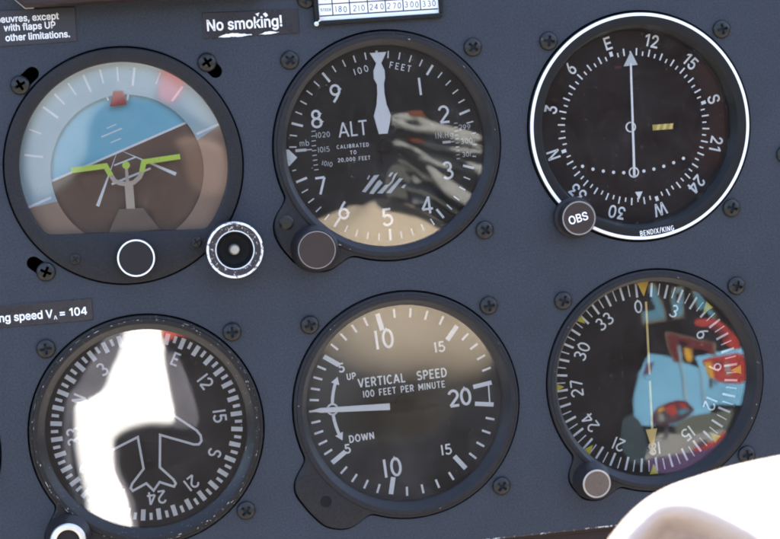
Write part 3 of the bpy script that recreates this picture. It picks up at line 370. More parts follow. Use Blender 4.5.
TYPE_MEDIUM = {
'/': (249, "167,547 253,547 82,-90 -4,-90", "3,1,0 3,2,1"),
'0': (453, "332,13 284,-13 227,-21 170,-13 121,13 83,54 56,108 39,176 34,254 39,333 56,400 84,455 122,496 170,521 227,530 283,521 332,496 370,455 397,400 414,333 419,254 414,176 397,108 370,54 173,84 197,69 227,64 256,69 281,84 301,110 317,148 326,196 330,254 326,313 317,361 301,398 281,425 256,440 227,445 197,440 173,425 152,398 137,361 127,313 123,254 127,196 137,148 152,110", "13,15,14 12,15,13 12,16,15 11,16,12 11,17,16 10,39,11 39,38,11 38,17,11 38,37,17 37,18,17 36,18,37 10,40,39 10,41,40 35,18,36 9,41,10 35,19,18 9,42,41 34,19,35 33,19,34 9,43,42 8,43,9 33,20,19 32,20,33 8,44,43 7,44,8 32,21,20 7,45,44 31,21,32 7,46,45 30,21,31 6,46,7 30,22,21 6,47,46 29,22,30 28,22,29 6,24,47 28,23,22 5,24,6 27,23,28 5,25,24 5,26,25 26,23,27 5,23,26 5,0,23 4,0,5 4,1,0 3,1,4 3,2,1"),
'1': (365, "198,0 290,0 290,515 214,515 78,428 78,338 198,412", "0,1,2,6 6,2,3 6,3,4,5"),
'2': (453, "403,-14 50,-14 50,53 224,238 250,267 271,291 287,313 298,332 304,351 306,371 303,393 296,411 283,425 267,436 247,443 224,445 199,443 179,435 163,423 151,407 144,386 140,348 50,348 57,408 74,449 101,483 136,509 178,524 225,530 271,525 313,509 347,485 373,453 390,415 395,373 392,342 384,313 369,283 347,250 317,213 277,170 167,55 167,71 403,71", "27,29,28 27,30,29 26,30,27 26,31,30 25,31,26 25,32,31 24,32,25 24,15,32 15,14,32 14,33,32 23,16,24 16,15,24 13,33,14 23,17,16 12,33,13 23,18,17 11,33,12 23,19,18 11,34,33 10,34,11 22,19,23 22,20,19 9,34,10 22,21,20 9,35,34 8,35,9 7,35,8 7,36,35 6,36,7 6,37,36 5,37,6 4,37,5 4,38,37 3,38,4 3,39,38 2,39,3 2,40,39 2,42,40 42,41,40 2,43,42 2,0,43 1,0,2"),
'3': (453, "315,0 269,-16 218,-21 171,-16 127,-3 89,19 59,49 38,87 27,146 120,146 128,113 138,96 152,82 171,72 193,66 218,64 246,66 269,74 289,85 303,101 312,120 315,145 312,168 304,189 290,207 269,221 239,230 200,234 143,234 143,304 274,454 274,438 56,438 56,523 386,523 386,455 197,241 197,303 266,302 314,289 353,264 383,230 401,190 407,145 401,99 382,58 353,25", "32,34,33 32,30,34 30,35,34 30,31,35 31,36,35 32,29,30 29,31,32 29,37,31 37,36,31 28,37,29 28,38,37 28,39,38 28,40,39 28,27,40 27,41,40 26,41,27 25,41,26 25,42,41 24,42,25 23,42,24 23,43,42 22,43,23 21,43,22 7,9,8 7,10,9 20,43,21 20,44,43 19,44,20 7,11,10 18,44,19 18,45,44 7,12,11 6,12,7 17,45,18 6,13,12 16,45,17 6,14,13 15,45,16 6,15,14 6,45,15 6,46,45 5,46,6 5,0,46 4,0,5 4,1,0 3,1,4 3,2,1"),
'4': (470, "275,0 375,0 375,105 435,105 435,190 375,190 375,515 255,515 30,195 30,105 275,105 275,190 135,190 275,395", "0,1,2,10 9,10,11,12,8 10,2,5,11 2,3,4,5 11,5,6,13 13,6,7 12,13,7,8"),
'5': (453, "316,3 271,-15 221,-21 175,-16 134,-2 99,22 71,52 53,89 43,144 133,144 140,113 149,97 163,84 179,73 199,66 221,64 247,67 269,77 288,91 302,111 311,135 314,162 311,190 301,214 287,235 267,250 244,260 218,263 195,261 172,255 152,246 132,231 52,240 83,523 380,523 380,438 163,438 149,315 132,315 148,327 173,338 200,345 230,348 266,344 299,334 329,317 355,295 376,268 392,236 402,201 405,163 399,113 381,69 353,31", "32,36,33 36,34,33 36,35,34 32,38,36 38,39,36 39,37,36 41,43,42 40,43,41 40,44,43 39,44,40 39,45,44 37,45,39 37,46,45 32,37,38 32,46,37 32,28,46 28,27,46 27,47,46 27,26,47 26,48,47 32,29,28 25,48,26 32,30,29 24,48,25 32,31,30 24,49,48 23,49,24 22,49,23 22,50,49 21,50,22 21,51,50 20,51,21 7,9,8 7,10,9 19,51,20 7,11,10 19,52,51 18,52,19 7,12,11 17,52,18 6,12,7 6,13,12 16,52,17 6,14,13 16,53,52 15,53,16 6,15,14 6,53,15 5,53,6 5,0,53 4,0,5 4,1,0 3,1,4 3,2,1"),
'6': (453, "317,2 274,-15 226,-21 178,-15 135,2 99,31 72,68 55,112 49,162 54,202 67,244 90,291 126,348 245,523 349,523 158,247 121,247 142,283 155,298 172,310 190,320 212,326 235,328 282,323 323,307 357,281 382,247 398,205 403,157 397,109 380,66 353,30 181,75 202,66 226,63 251,66 271,75 288,89 302,108 310,131 313,157 310,184 302,207 288,225 271,239 251,248 226,251 202,248 181,239 164,226 150,207 142,185 139,158 142,131 150,108 164,89", "12,14,13 12,21,14 21,15,14 11,21,12 21,23,22 21,20,11 15,23,21 15,24,23 11,19,20 11,18,19 15,25,24 11,17,18 10,17,11 10,16,17 15,46,25 46,26,25 15,47,46 45,26,46 15,48,47 44,26,45 10,15,16 10,48,15 44,27,26 9,48,10 9,49,48 43,27,44 9,50,49 42,27,43 9,51,50 41,27,42 41,28,27 8,51,9 8,52,51 40,28,41 7,52,8 7,53,52 39,28,40 39,29,28 7,54,53 38,29,39 6,54,7 38,30,29 6,55,54 37,30,38 6,32,55 36,30,37 6,33,32 35,30,36 5,33,6 5,34,33 34,30,35 34,31,30 5,31,34 4,31,5 4,0,31 3,0,4 3,1,0 2,1,3"),
'B': (456, "247,-14 46,-14 46,523 242,523 292,518 335,503 369,480 393,449 407,413 412,374 409,341 399,314 384,291 364,274 342,262 329,257 329,274 344,271 371,257 395,237 415,210 428,176 432,136 427,96 412,59 387,29 350,5 304,-9 139,217 139,71 244,71 292,76 321,91 336,111 341,137 339,158 330,176 317,193 299,205 276,214 247,217 139,438 139,299 237,299 262,302 282,309 299,320 311,334 319,351 322,372 317,398 303,418 278,432 239,438", "1,41,2 41,3,2 41,4,3 41,5,4 41,6,5 41,7,6 41,53,7 53,52,7 52,8,7 1,42,41 51,8,52 50,8,51 50,9,8 49,9,50 49,10,9 48,10,49 47,10,48 47,11,10 46,11,47 45,11,46 45,12,11 44,12,45 43,12,44 1,28,42 28,43,42 28,12,43 28,16,12 16,13,12 16,17,13 17,14,13 28,15,16 14,18,17 15,18,14 15,19,18 28,19,15 28,40,19 40,20,19 1,29,28 39,20,40 38,20,39 38,21,20 37,21,38 36,21,37 35,21,36 35,22,21 34,22,35 33,22,34 33,23,22 32,23,33 32,24,23 31,24,32 30,24,31 1,30,29 1,24,30 1,25,24 1,26,25 1,27,26 1,0,27"),
'D': (502, "358,18 294,-6 220,-14 82,-14 82,71 214,71 268,77 311,93 343,119 366,155 380,201 385,255 380,310 366,355 344,390 312,416 272,432 220,438 79,438 79,523 226,523 298,515 360,491 409,451 446,397 468,332 476,255 468,178 446,112 409,58 46,523 139,523 139,-14 46,-14", "33,19,30 33,18,19 32,20,31 32,17,20 17,21,20 17,22,21 17,23,22 17,16,23 16,24,23 33,17,18 33,4,17 4,32,17 15,24,16 14,24,15 14,25,24 13,25,14 12,25,13 12,26,25 11,26,12 11,27,26 10,27,11 9,27,10 9,28,27 8,28,9 7,28,8 7,29,28 6,29,7 5,29,6 33,3,4 32,5,4 32,29,5 32,0,29 32,1,0 32,2,1"),
'E': (419, "389,-14 46,-14 46,523 386,523 386,438 139,438 139,300 369,300 369,215 139,215 139,71 389,71", "1,5,2 5,3,2 5,4,3 1,6,5 1,9,6 9,7,6 9,8,7 1,10,9 1,11,10 1,0,11"),
'G': (520, "383,6 329,-14 269,-21 201,-12 142,13 93,54 56,109 34,176 26,254 34,332 56,399 93,454 141,496 200,521 265,530 306,526 345,517 380,501 412,480 439,454 461,424 478,389 493,335 398,335 386,366 375,385 363,402 347,416 330,427 311,435 289,440 266,442 226,436 191,420 161,394 138,358 123,311 118,254 123,197 138,151 161,115 192,88 228,72 269,67 306,71 338,84 364,103 384,130 396,163 403,219 595,185 269,185 269,270 492,270 492,199 485,138 463,84 429,39", "13,15,14 13,16,15 12,16,13 12,17,16 12,18,17 11,18,12 11,19,18 10,32,11 32,31,11 31,19,11 31,30,19 30,20,19 29,20,30 10,33,32 28,20,29 27,20,28 27,21,20 10,34,33 26,21,27 25,21,26 9,34,10 9,35,34 25,22,21 24,22,25 23,22,24 9,36,35 8,36,9 8,37,36 51,53,52 51,49,53 49,54,53 8,38,37 7,38,8 51,48,49 54,50,49 55,50,54 7,39,38 48,50,51 48,55,50 6,39,7 47,55,48 6,40,39 47,56,55 46,56,47 6,41,40 5,41,6 45,56,46 5,42,41 45,57,56 44,57,45 5,43,42 43,57,44 5,57,43 4,57,5 4,0,57 3,0,4 3,1,0 2,1,3"),
'I': (301, "283,-14 17,-14 17,71 104,71 104,438 17,438 17,523 283,523 283,438 197,438 197,71 283,71", "5,7,6 5,8,7 3,9,4 3,10,9 1,3,2 1,10,3 1,11,10 1,0,11"),
'K': (466, "233,262 90,110 90,221 111,248 128,270 146,291 164,313 182,333 201,354 357,523 480,523 237,261 139,-14 46,-14 46,523 139,523 139,334 138,225 139,193 476,-14 365,-14 170,260 229,333", "13,15,14 13,2,15 2,16,15 8,10,9 8,22,10 22,11,10 7,22,8 2,3,16 3,4,16 4,17,16 6,22,7 6,21,22 11,19,22 5,21,6 4,21,5 17,21,4 1,11,0 1,19,11 17,20,21 18,20,17 13,1,2 12,20,18 13,12,1 12,19,1"),
'N': (524, "139,-14 46,-14 46,523 144,523 355,190 364,176 375,158 387,137 400,113 413,88 435,44 392,38 388,80 387,108 386,133 385,157 385,178 385,195 385,523 477,523 477,-14 379,-14 190,283 178,303 165,323 152,347 136,374 117,406 85,463 132,470 135,418 136,384 137,354 138,328 139,307 139,291", "1,28,2 28,3,2 28,29,3 29,4,3 17,19,18 17,20,19 30,4,29 1,27,28 31,4,30 1,26,27 32,25,31 25,4,31 1,32,26 32,25,26 1,33,32 24,4,25 1,34,33 23,4,24 1,35,34 22,4,23 1,0,35 21,4,22 16,20,17 21,5,4 15,20,16 21,6,5 21,14,6 14,7,6 14,7,15 7,20,15 8,20,7 21,13,14 9,20,8 21,12,13 10,20,9 21,11,12 11,20,10 21,20,11"),
'O': (533, "391,13 333,-13 267,-21 201,-13 143,13 94,54 57,109 34,176 26,254 34,332 57,399 94,454 143,496 201,521 267,530 333,521 391,496 440,454 476,399 499,332 507,254 499,176 476,109 440,54 192,88 227,72 267,67 306,72 342,88 372,114 396,150 411,197 416,254 411,312 396,359 372,395 342,421 306,436 267,442 227,436 192,421 162,395 138,358 123,311 118,254 123,197 138,150 162,114", "13,15,14 12,15,13 12,16,15 11,16,12 11,17,16 10,39,11 39,38,11 38,17,11 38,37,17 37,18,17 36,18,37 10,40,39 35,18,36 10,41,40 9,41,10 35,19,18 34,19,35 9,42,41 33,19,34 9,43,42 8,43,9 33,20,19 32,20,33 8,44,43 31,20,32 8,45,44 31,21,20 7,45,8 7,46,45 30,21,31 30,22,21 6,46,7 6,47,46 29,22,30 6,24,47 28,22,29 28,23,22 5,24,6 5,25,24 27,23,28 5,26,25 26,23,27 5,23,26 5,0,23 4,0,5 4,1,0 3,1,4 3,2,1"),
'S': (447, "329,-2 281,-18 224,-23 169,-18 122,-4 82,20 52,52 33,91 21,151 116,151 124,115 134,97 150,82 171,72 196,65 224,63 254,66 281,73 302,85 318,100 328,119 331,139 329,157 321,170 308,182 290,192 267,201 241,209 179,226 121,248 76,279 47,321 38,372 44,417 63,456 93,487 132,511 177,525 227,530 277,525 322,510 360,487 389,457 408,420 418,364 327,364 314,405 294,426 263,440 225,444 197,442 173,435 154,424 140,410 132,394 129,376 132,357 142,343 156,331 175,321 196,313 216,307 268,293 292,286 317,277 343,264 367,249 389,229 407,204 419,174 422,138 416,95 398,56 369,23", "37,39,38 36,39,37 36,40,39 35,40,36 35,41,40 34,41,35 34,42,41 34,49,42 49,48,42 48,43,42 33,50,34 50,49,34 33,51,50 47,43,48 33,52,51 46,43,47 33,53,52 46,44,43 32,53,33 32,54,53 45,44,46 32,55,54 32,56,55 31,56,32 31,57,56 31,58,57 31,59,58 31,60,59 30,60,31 30,61,60 30,62,61 30,63,62 30,64,63 29,64,30 29,65,64 29,66,65 29,67,66 28,67,29 28,68,67 27,68,28 26,68,27 26,69,68 25,69,26 24,69,25 23,69,24 23,70,69 22,70,23 21,70,22 7,9,8 7,10,9 20,70,21 20,71,70 19,71,20 7,11,10 18,71,19 7,12,11 18,72,71 6,12,7 17,72,18 6,13,12 16,72,17 6,14,13 15,72,16 6,15,14 6,72,15 6,73,72 5,73,6 5,0,73 4,0,5 4,1,0 3,1,4 3,2,1"),
'W': (686, "241,-14 144,-14 -2,523 93,523 177,199 183,174 189,149 195,123 200,96 206,70 214,26 172,26 181,70 186,96 192,123 198,149 204,174 210,199 295,523 390,523 475,200 482,174 488,149 494,123 500,97 506,70 514,26 471,26 480,70 485,96 491,123 497,149 503,174 509,199 592,523 688,523 541,-14 445,-14 354,319 346,353 338,389 330,428 319,489 366,489 356,430 349,392 341,356 331,319", "1,3,2 1,4,3 17,42,18 42,19,18 42,43,19 43,20,19 33,35,34 33,36,35 17,41,42 44,20,43 45,20,44 17,40,41 46,39,45 39,20,45 17,46,40 46,39,40 17,47,46 38,20,39 37,20,38 17,0,47 37,21,20 16,0,17 1,5,4 32,36,33 37,22,21 15,0,16 1,6,5 31,36,32 14,7,15 7,0,15 37,30,22 30,23,22 30,23,31 23,36,31 1,14,6 14,7,6 24,36,23 1,13,14 37,29,30 8,0,7 25,36,24 37,28,29 1,12,13 9,0,8 26,36,25 37,27,28 1,11,12 10,0,9 1,10,11 1,0,10 37,26,27 37,36,26"),
'X': (474, "99,-14 -9,-14 231,329 231,191 3,523 112,523 189,408 204,387 216,369 226,352 236,336 245,318 267,278 209,278 230,318 240,336 249,352 260,369 272,387 287,408 366,523 473,523 245,194 245,332 482,-14 374,-14 281,121 268,141 257,157 247,173 238,188 228,205 207,245 268,245 247,206 237,189 228,174 218,158 207,141 193,121", "3,32,4 32,5,4 32,6,5 19,21,20 19,33,21 33,22,21 18,33,19 32,7,6 17,12,18 12,33,18 32,13,7 13,8,7 13,9,8 16,12,17 13,2,9 2,10,9 15,23,16 23,12,16 2,11,10 14,23,15 14,22,23 12,24,23 1,13,2 13,14,2 14,3,2 3,22,14 1,32,13 32,12,13 32,33,12 33,24,12 1,3,32 3,31,32 34,22,33 22,24,33 35,22,34 3,30,31 3,35,22 35,24,22 1,30,3 30,35,3 36,30,35 30,24,35 1,36,30 36,29,30 1,37,36 1,38,37 1,39,38 1,0,39"),
}
def type_text(mb, s, x, z, cap, y, face=None, align='LEFT', ang=0, sx=1.0, mi=0, track=0, space=190):
    """typeset lettering; z = baseline"""
    F = face or TYPE_BOLD; k = cap/509.0; ca, sa = cos(rad(ang)), sin(rad(ang))
    width = sum(space if c == ' ' else F[c][0]+track for c in s); off = {'LEFT': 0, 'RIGHT': -width, 'CENTER': -width/2}[align]
    for c in s:
        if c == ' ': off += space; continue
        adv, vs, fs = F[c]
        pts = [tuple(map(int, q.split(','))) for q in vs.split()]; out = []
        for a, b in pts:
            u, w = (a+off)*k*sx, b*k; out.append((x+u*ca+w*sa, y, z-u*sa+w*ca))
        mb.add(out, [list(map(int, q.split(','))) for q in fs.split()], mi)
        off += adv+track

# ------------------------------------------------------------------ outlines of bezels with their mounting lugs
def outline(R, lug=None):
    """radius as a function of the clock angle: circle joined with a lug outline (points round the instrument's centre)"""
    if not lug: return lambda a: R
    tab = []
    for i in range(1440):
        a = i/4; d = (sin(rad(a)), cos(rad(a))); best = R
        for p, q in zip(lug, lug[1:]):
            ex, ez = q[0]-p[0], q[1]-p[1]; det = d[0]*(-ez)-d[1]*(-ex)
            if abs(det) < 1e-9: continue
            t = (p[0]*(-ez)-p[1]*(-ex))/det; s = (d[0]*p[1]-d[1]*p[0])/det
            if t > 0 and -0.001 <= s <= 1.001: best = max(best, t)
        tab.append(best)
    sm = tab[:]
    for _ in range(3): sm = [sum(sm[(i+k) % 1440] for k in range(-6, 7))/13 for i in range(1440)]
    return lambda a: sm[int(round((a % 360)*4)) % 1440]

ALT_LUG = [(-37.6, -17.2), (-40.8, -19.1), (-43.2, -24.0), (-43.3, -28.3), (-41.1, -33.3), (-36.5, -39.3), (-31.3, -42.3), (-27.0, -43.2), (-21.9, -42.3), (-18.8, -39.0), (-16.1, -38.5)]
VSI_LUG = [(-38.6, -17.3), (-41.4, -20.5), (-43.3, -24.0), (-43.1, -28.5), (-38.5, -35.5), (-33.5, -41.2), (-28.1, -43.0), (-22.6, -42.8), (-19.0, -39.5), (-16.7, -38.4)]
ADF_LUG = [(-32.8, -26.8), (-36.0, -29.8), (-35.2, -35.4), (-30.5, -41.5), (-24.2, -42.7), (-19.6, -40.4), (-17.2, -38.0)]
DG_LUG = [(-32.8, -26.0), (-37.5, -29.0), (-39.5, -35), (-36, -43), (-28, -45.0), (-20.5, -41.5), (-17.2, -38.0)]
P = 94.2; Q = -94.6
CENTRES = {'ai': (-P, 0), 'alt': (0, 0), 'obs': (P, 0), 'dg': (-P, Q), 'vsi': (0, Q), 'adf': (P, Q), 'next': (-2*P+.8, Q)}
OUT = {'ai': outline(41.5), 'alt': outline(41.2, ALT_LUG), 'obs': outline(42.0), 'dg': outline(41.4, DG_LUG), 'vsi': outline(41.5, VSI_LUG), 'adf': outline(41.4, ADF_LUG), 'next': outline(41.5)}

# ------------------------------------------------------------------ the panel: one painted sheet with round cut-outs and slots
def panel():
    cu = bpy.data.curves.new('instrument_panel', 'CURVE'); cu.dimensions = '2D'; cu.fill_mode = 'BOTH'
    cu.extrude = 1.0; cu.bevel_depth = 0.22; cu.bevel_resolution = 2
    def spline(pts):
        sp = cu.splines.new('POLY'); sp.points.add(len(pts)-1)
        for q, (x, z) in zip(sp.points, pts): q.co = (x, z, 0, 1)
        sp.use_cyclic_u = True
    spline([(-300, -147.6), (300, -147.6), (300, 190), (-300, 190)])
    for k, c in CENTRES.items():
        spline([clock(OUT[k](a/2)+0.75, a/2, c) for a in range(0, 720, 2)])
    for (x0, z0), (x1, z1) in SLOTS:
        d = Vector((x1-x0, z1-z0)); a = math.degrees(math.atan2(d.y, d.x))
        spline(arc(x1, z1, 2.6, 2.6, a-90, a+90, 12)+arc(x0, z0, 2.6, 2.6, a+90, a+270, 12))
    o = bpy.data.objects.new('tmp', cu); COL.objects.link(o)
    dg = bpy.context.evaluated_depsgraph_get(); dg.update()
    me = bpy.data.meshes.new_from_object(o.evaluated_get(dg)); bpy.data.objects.remove(o, do_unlink=True)
    for v in me.vertices:
        x, y, z = v.co; v.co = (x*MM, (-z+1.0+0.22)*MM, y*MM)     # front face at y = 0
    bm = bmesh.new(); bm.from_mesh(me); bmesh.ops.recalc_face_normals(bm, faces=bm.faces)
    rg = random.Random(21)
    def fleck(x, z, w, h, an):
        vs = []
        for e in range(6):
            th = -2*math.pi*e/6; k = rg.uniform(.5, 1.15); u, v = w*k*cos(th), h*k*sin(th)
            vs.append(bm.verts.new(((x+u*cos(an)-v*sin(an))*MM, -.015*MM, (z+u*sin(an)+v*cos(an))*MM)))
        fc = bm.faces.new(vs[::-1]); fc.material_index = 1
    n = 0
    while n < 110:                                              # tiny nicks in the paint
        x, z = rg.uniform(-160, 165), rg.uniform(-146, 62)
        if any(math.hypot(x-c[0], z-c[1]) < 47 for c in CENTRES.values()): continue
        fleck(x, z, rg.uniform(.08, .22), rg.uniform(.06, .14), rg.uniform(0, 3)); n += 1
    for x, z, L_, an in ((-57, -78, 9, -.5), (30, -46, 5, .3), (-140, -20, 6, 1.2), (50, 44, 7, -.2), (146, -60, 6, .9)): fleck(x, z, L_/2, .05, an)
    bm.to_mesh(me); bm.free()
    me.materials.clear(); me.materials.append(M['panel']); me.materials.append(M['nick'])
    o = bpy.data.objects.new('instrument_panel', me); COL.objects.link(o); o['kind'] = 'structure'
    o['label'] = 'blue grey painted instrument panel with round cut-outs'; 
    b = MB(); b.box(-298, 298, -146, 188, 26, 30)
    for x0, x1, z0, z1 in ((-298, 298, -146, -143), (-298, 298, 185, 188), (-298, -295, -143, 185), (295, 298, -143, 185)): b.box(x0, x1, z0, z1, 2.6, 26)
    b.build('backing_box', M['black'], o)
    return o
SLOTS = [((-127.0, 31.4), (-123.3, 34.5)), ((-61.6, 33.6), (-59.6, 31.0)), ((-124.9, -34.6), (-128.6, -31.6))]
panel()

lp = MB(); lp.box(-300, 300, -300, -149.4, 7, 20, bev=1.0); lp.box(-300, 300, -149.2, -148.0, 2, 6, bev=0.3)
o = lp.build('lower_panel', M['maroon']); o['kind'] = 'structure'; o['label'] = 'dark red brown lower panel below the instruments'
tr = MB(); tr.box(-300, 300, -147.75, -147.15, -0.15, 0.5, bev=0.1)
o = tr.build('panel_edge', mat('bare_metal_edge', (0.06, 0.05, 0.045), 0.4, metal=0.4, var=0.3, chips=(.5, .46, .42), chip_amount=0.42, chip_scale=140)); o['kind'] = 'structure'

# ------------------------------------------------------------------ shared instrument parts
def bezel(parent, out, mats, R, face, r_in, y_in, back=8.0, y_front=-1.6, inner=None, lip=0.6, flakes=0, seed=1):
    """outer wall (follows the lug), bevelled front, flat face to radius face, cone down to r_in at depth y_in"""
    inn = inner if inner else r_in
    b = MB()
    g = lambda d: (lambda a: max(out(a)-d, R-d) if out(a) < R+1 else out(a)-d)
    pr = [(g(0), 3.0), (g(0), -0.5), (g(.25), -0.85), (g(.7), -1.0),
          (R-0.9, -1.02), (R-1.25, y_front+0.1), (R-1.7, y_front), (face, y_front), (face-0.35, y_front+0.15),
          (inn, y_in), (inn, back), ]
    if inner:
        pr = [(g(0), 3.0), (g(0), y_front+0.4), (g(.25), y_front+0.1), (g(.7), y_front), (lambda a: inner(a)+lip, y_front), (lambda a: inner(a)+lip*.3, y_front+.2), (inner, y_front+lip), (inner, back)]
    b.lathe(pr, n=360)
    rg = random.Random(seed)
    for q in range(flakes):                                      # small chips in the paint of the rim
        a = rg.uniform(0, 360); r0, y = rg.choice(((face+.35, y_front-.012), (R-1.6, y_front-.012), (R-1.5, y_front-.012), (R-1.0, -1.16), ))
        tl = rg.uniform(.15, .55)*(3 if rg.random() < .14 else 1); hw = rg.uniform(.07, .22)
        pts = []
        for e in range(7):
            th = 2*math.pi*e/7; k = rg.uniform(.55, 1.2); pts.append(clock(r0+hw*k*sin(th), a+math.degrees(tl*k*cos(th)/r0)))
        b.flat(pts, y, 1)
    return b.build('bezel', ([mats] if not isinstance(mats, list) else mats)+[M['flake']], parent, smooth=40)

def glass(parent, r, y, m='glass'):
    g = MB(); g.lathe([(0.01, y+1.1), (r, y+1.1), (r, y), (0.01, y)], n=96)
    return g.build('glass', M[m], parent, smooth=30)

def screw_mesh():
    b = MB(); b.lathe([(3.35, 0.4), (3.4, -0.25), (3.2, -0.75), (2.7, -1.15), (1.9, -1.45), (0.9, -1.6), (0.01, -1.62)], n=40)
    o = b.build('panel_screw', M['screw'], smooth=50)
    c = MB(); w = 0.48
    c.prism([(-w, -2.0), (w, -2.0), (w, -w), (2.0, -w), (2.0, w), (w, w), (w, 2.0), (-w, 2.0), (-w, w), (-2.0, w), (-2.0, -w), (-w, -w)], -2.5, -0.35)
    k = c.build('cutter', M['black'], smooth=0)
    cut(o, k)
    return o

# ------------------------------------------------------------------ 1. attitude indicator
def attitude():
    x, z = CENTRES['ai']
    t = empty('attitude_indicator', x, z, 'round attitude indicator with tilted blue and brown horizon and yellow wings', 'gauge', 'round flight instruments')
    def hole(a):
        r = 36.6; k = -cos(rad(a-2.5))
        if k > 0.05: r = min(r, 23.4/k)
        return r
    b = MB(); out = OUT['ai']
    inner = [min(hole(i), 99) for i in range(720)]
    tab = [hole(i/2) for i in range(720)]
    for _ in range(2): tab = [sum(tab[(i+k) % 720] for k in range(-3, 4))/7 for i in range(720)]
    bezel(t, out, M['bezel'], 41.5, 38, None, None, back=9.0, y_front=-1.4, inner=lambda a: tab[int(round((a % 360)*2)) % 720], lip=0.5)
    A = 19.3                                                    # bank, degrees; ground line rises to the right
    def rot(p): ca, sa = cos(rad(A)), sin(rad(A)); return (p[0]*ca-p[1]*sa, p[0]*sa+p[1]*ca)
    # roll ring
    r = MB(); n = 90; ci = (1.0, -1.8); ri, ro = 26.9, 38.0
    def seg(a0, a1, mi):
        outer = [clock(ro, a0+(a1-a0)*i/n) for i in range(n+1)]; inn = [clock(ri, a0+(a1-a0)*i/n, ci) for i in range(n+1)]
        vs = []; 
        for p, q in zip(outer, inn): vs += [(p[0], 4.6, p[1]), (q[0], 4.6, q[1])]
        r.add(vs, [[2*i, 2*i+1, 2*i+3, 2*i+2][::-1] for i in range(n)][:], mi)
        iv = []
        for q in inn: iv += [(q[0], 4.6, q[1]), (q[0], 6.2, q[1])]
        r.add(iv, [[2*i, 2*i+1, 2*i+3, 2*i+2][::-1] for i in range(n)], 2)
    seg(-90-A, 90-A, 0); seg(90-A, 270-A, 1)
    ring = r.build('roll_ring', [M['sky_ring'], M['earth_ring'], M['black']], t, smooth=20)
    k = MB()
    for a, r0, r1, w in ((-60, 28.5, 35, .8), (-45, 31, 35.5, .5), (-30, 28.5, 35, .8), (-20, 30, 35, .6), (-10, 30, 35, .6), (0, 28.5, 35, .8), (10, 30, 35, .6), (20, 30, 35, .6), (30, 28.5, 35, .8), (45, 31, 35.5, .5), (60, 28.5, 35, .8)):
        k.tick(a-A, r0, r1, w, 4.54)
    for s in (-1, 1): k.ribbon([rot((s*28, .1)), rot((s*37, .1))], 0.9, 4.53)
    k.build('bank_marks', M['white'], ring, smooth=0)
    # horizon drum face
    h = MB(); off = 5.6
    def drum(sky, mi):
        R = 30.0; h0 = off*cos(rad(A)); x0 = math.sqrt(R*R-h0*h0); a = math.degrees(math.atan2(h0, x0))
        pts = arc(0, 0, R, R, a, 180-a, 60) if sky else arc(0, 0, R, R, 180-a, 360+a, 80)
        h.flat([rot(p) for p in pts], 6.9, mi)
    drum(True, 0); drum(False, 1)
    hd = h.build('horizon_disc', [M['sky_print'], M['earth']], t, smooth=0)
    h0 = off*cos(rad(A)); g = MB()
    g.ribbon([rot((-29, h0)), rot((29, h0))], 0.8, 6.82)
    V = (-1.7, 6.0)
    for q, w in (((-10.6, -13.6), 1.25), ((18.0, -4.4), 1.25)):
        d = Vector((q[0]-V[0], q[1]-V[1])).normalized(); nn = Vector((-d.y, d.x))
        g.flat([V, tuple(Vector(q)-nn*w/2), tuple(Vector(q)+nn*w/2)], 6.81)
    for p, q, w in (((-3.6, 0.4), (4.3, 2.8), .55), ((-5.0, -6.2), (9.2, -1.6), .8), ((-7.2, 10.8), (0.3, 13.3), .5), ((-5.0, 13.7), (-1.6, 14.9), .4), ((-4.2, 8.5), (-0.3, 9.8), .4)):
        g.ribbon([p, q], w, 6.80)
    g.build('pitch_lines', M['white'], hd, smooth=0)
    # fixed aeroplane symbol
    s = MB()
    s.ribbon([(-18.6, -.2), (-6.6, .5), (-5.0, -3.0)], 1.9, 2.6, 0); s.ribbon([(5.9, -2.6), (6.9, .9), (19.8, 1.8)], 1.9, 2.6, 0)
    s.disc(1.35, 2.5, (0.6, .2), 24, 0)
    s.prism([(.1, -.6), (1.1, -.6), (1.2, -6), (0, -6)], 2.75, 3.3, 1)
    s.ribbon([(-5.1, -2.7), (-3.9, -5.0), (-2.0, -6.0), (.4, -6.5), (2.8, -6.1), (5.0, -4.4), (6.2, -2.2)], 1.6, 2.7, 1)
    s.prism([(-.5, -6.4), (2.5, -6.6), (2.4, -15.4), (-.6, -15.2)], 2.8, 3.4, 1)
    s.build('aeroplane_symbol', [M['lime'], M['tan_paint']], t, smooth=0)
    s = MB(); s.prism([(-3.2, -15.1), (5.2, -15.3), (10.6, -23.5), (-8.0, -23.9)], 3.0, 4.2, bev=0.15); s.build('symbol_pedestal', M['taupe'], t, smooth=0)
    s = MB(); s.prism([(-1.6, 26.6), (1.8, 26.4), (2.7, 21.6), (-3.3, 21.3)], 3.0, 3.8, bev=0.1); s.build('bank_pointer', M['red'], t, smooth=0)
    s = MB()
    s.ribbon([(-6.2, 31.5), (-3.6, 23.4)], .55, 4.7); s.ribbon([(4.4, 29.5), (3.0, 23.0)], .55, 4.7)
    s.build('pointer_line', M['white'], t, smooth=0)
    glass(t, 37.3, 0.3, 'glass_hazy')
    kb = MB(); kb.lathe([(6.9, -1.2), (6.9, -5.4), (6.5, -5.9), (.01, -5.9)], (1.2, -32.4), 64); kn = kb.build('adjusting_knob', M['knob'], t)
    kb = MB(); kb.ring(6.0, 6.55, -5.95, (1.2, -32.4)); kb.build('knob_ring', M['ring_white'], kn)
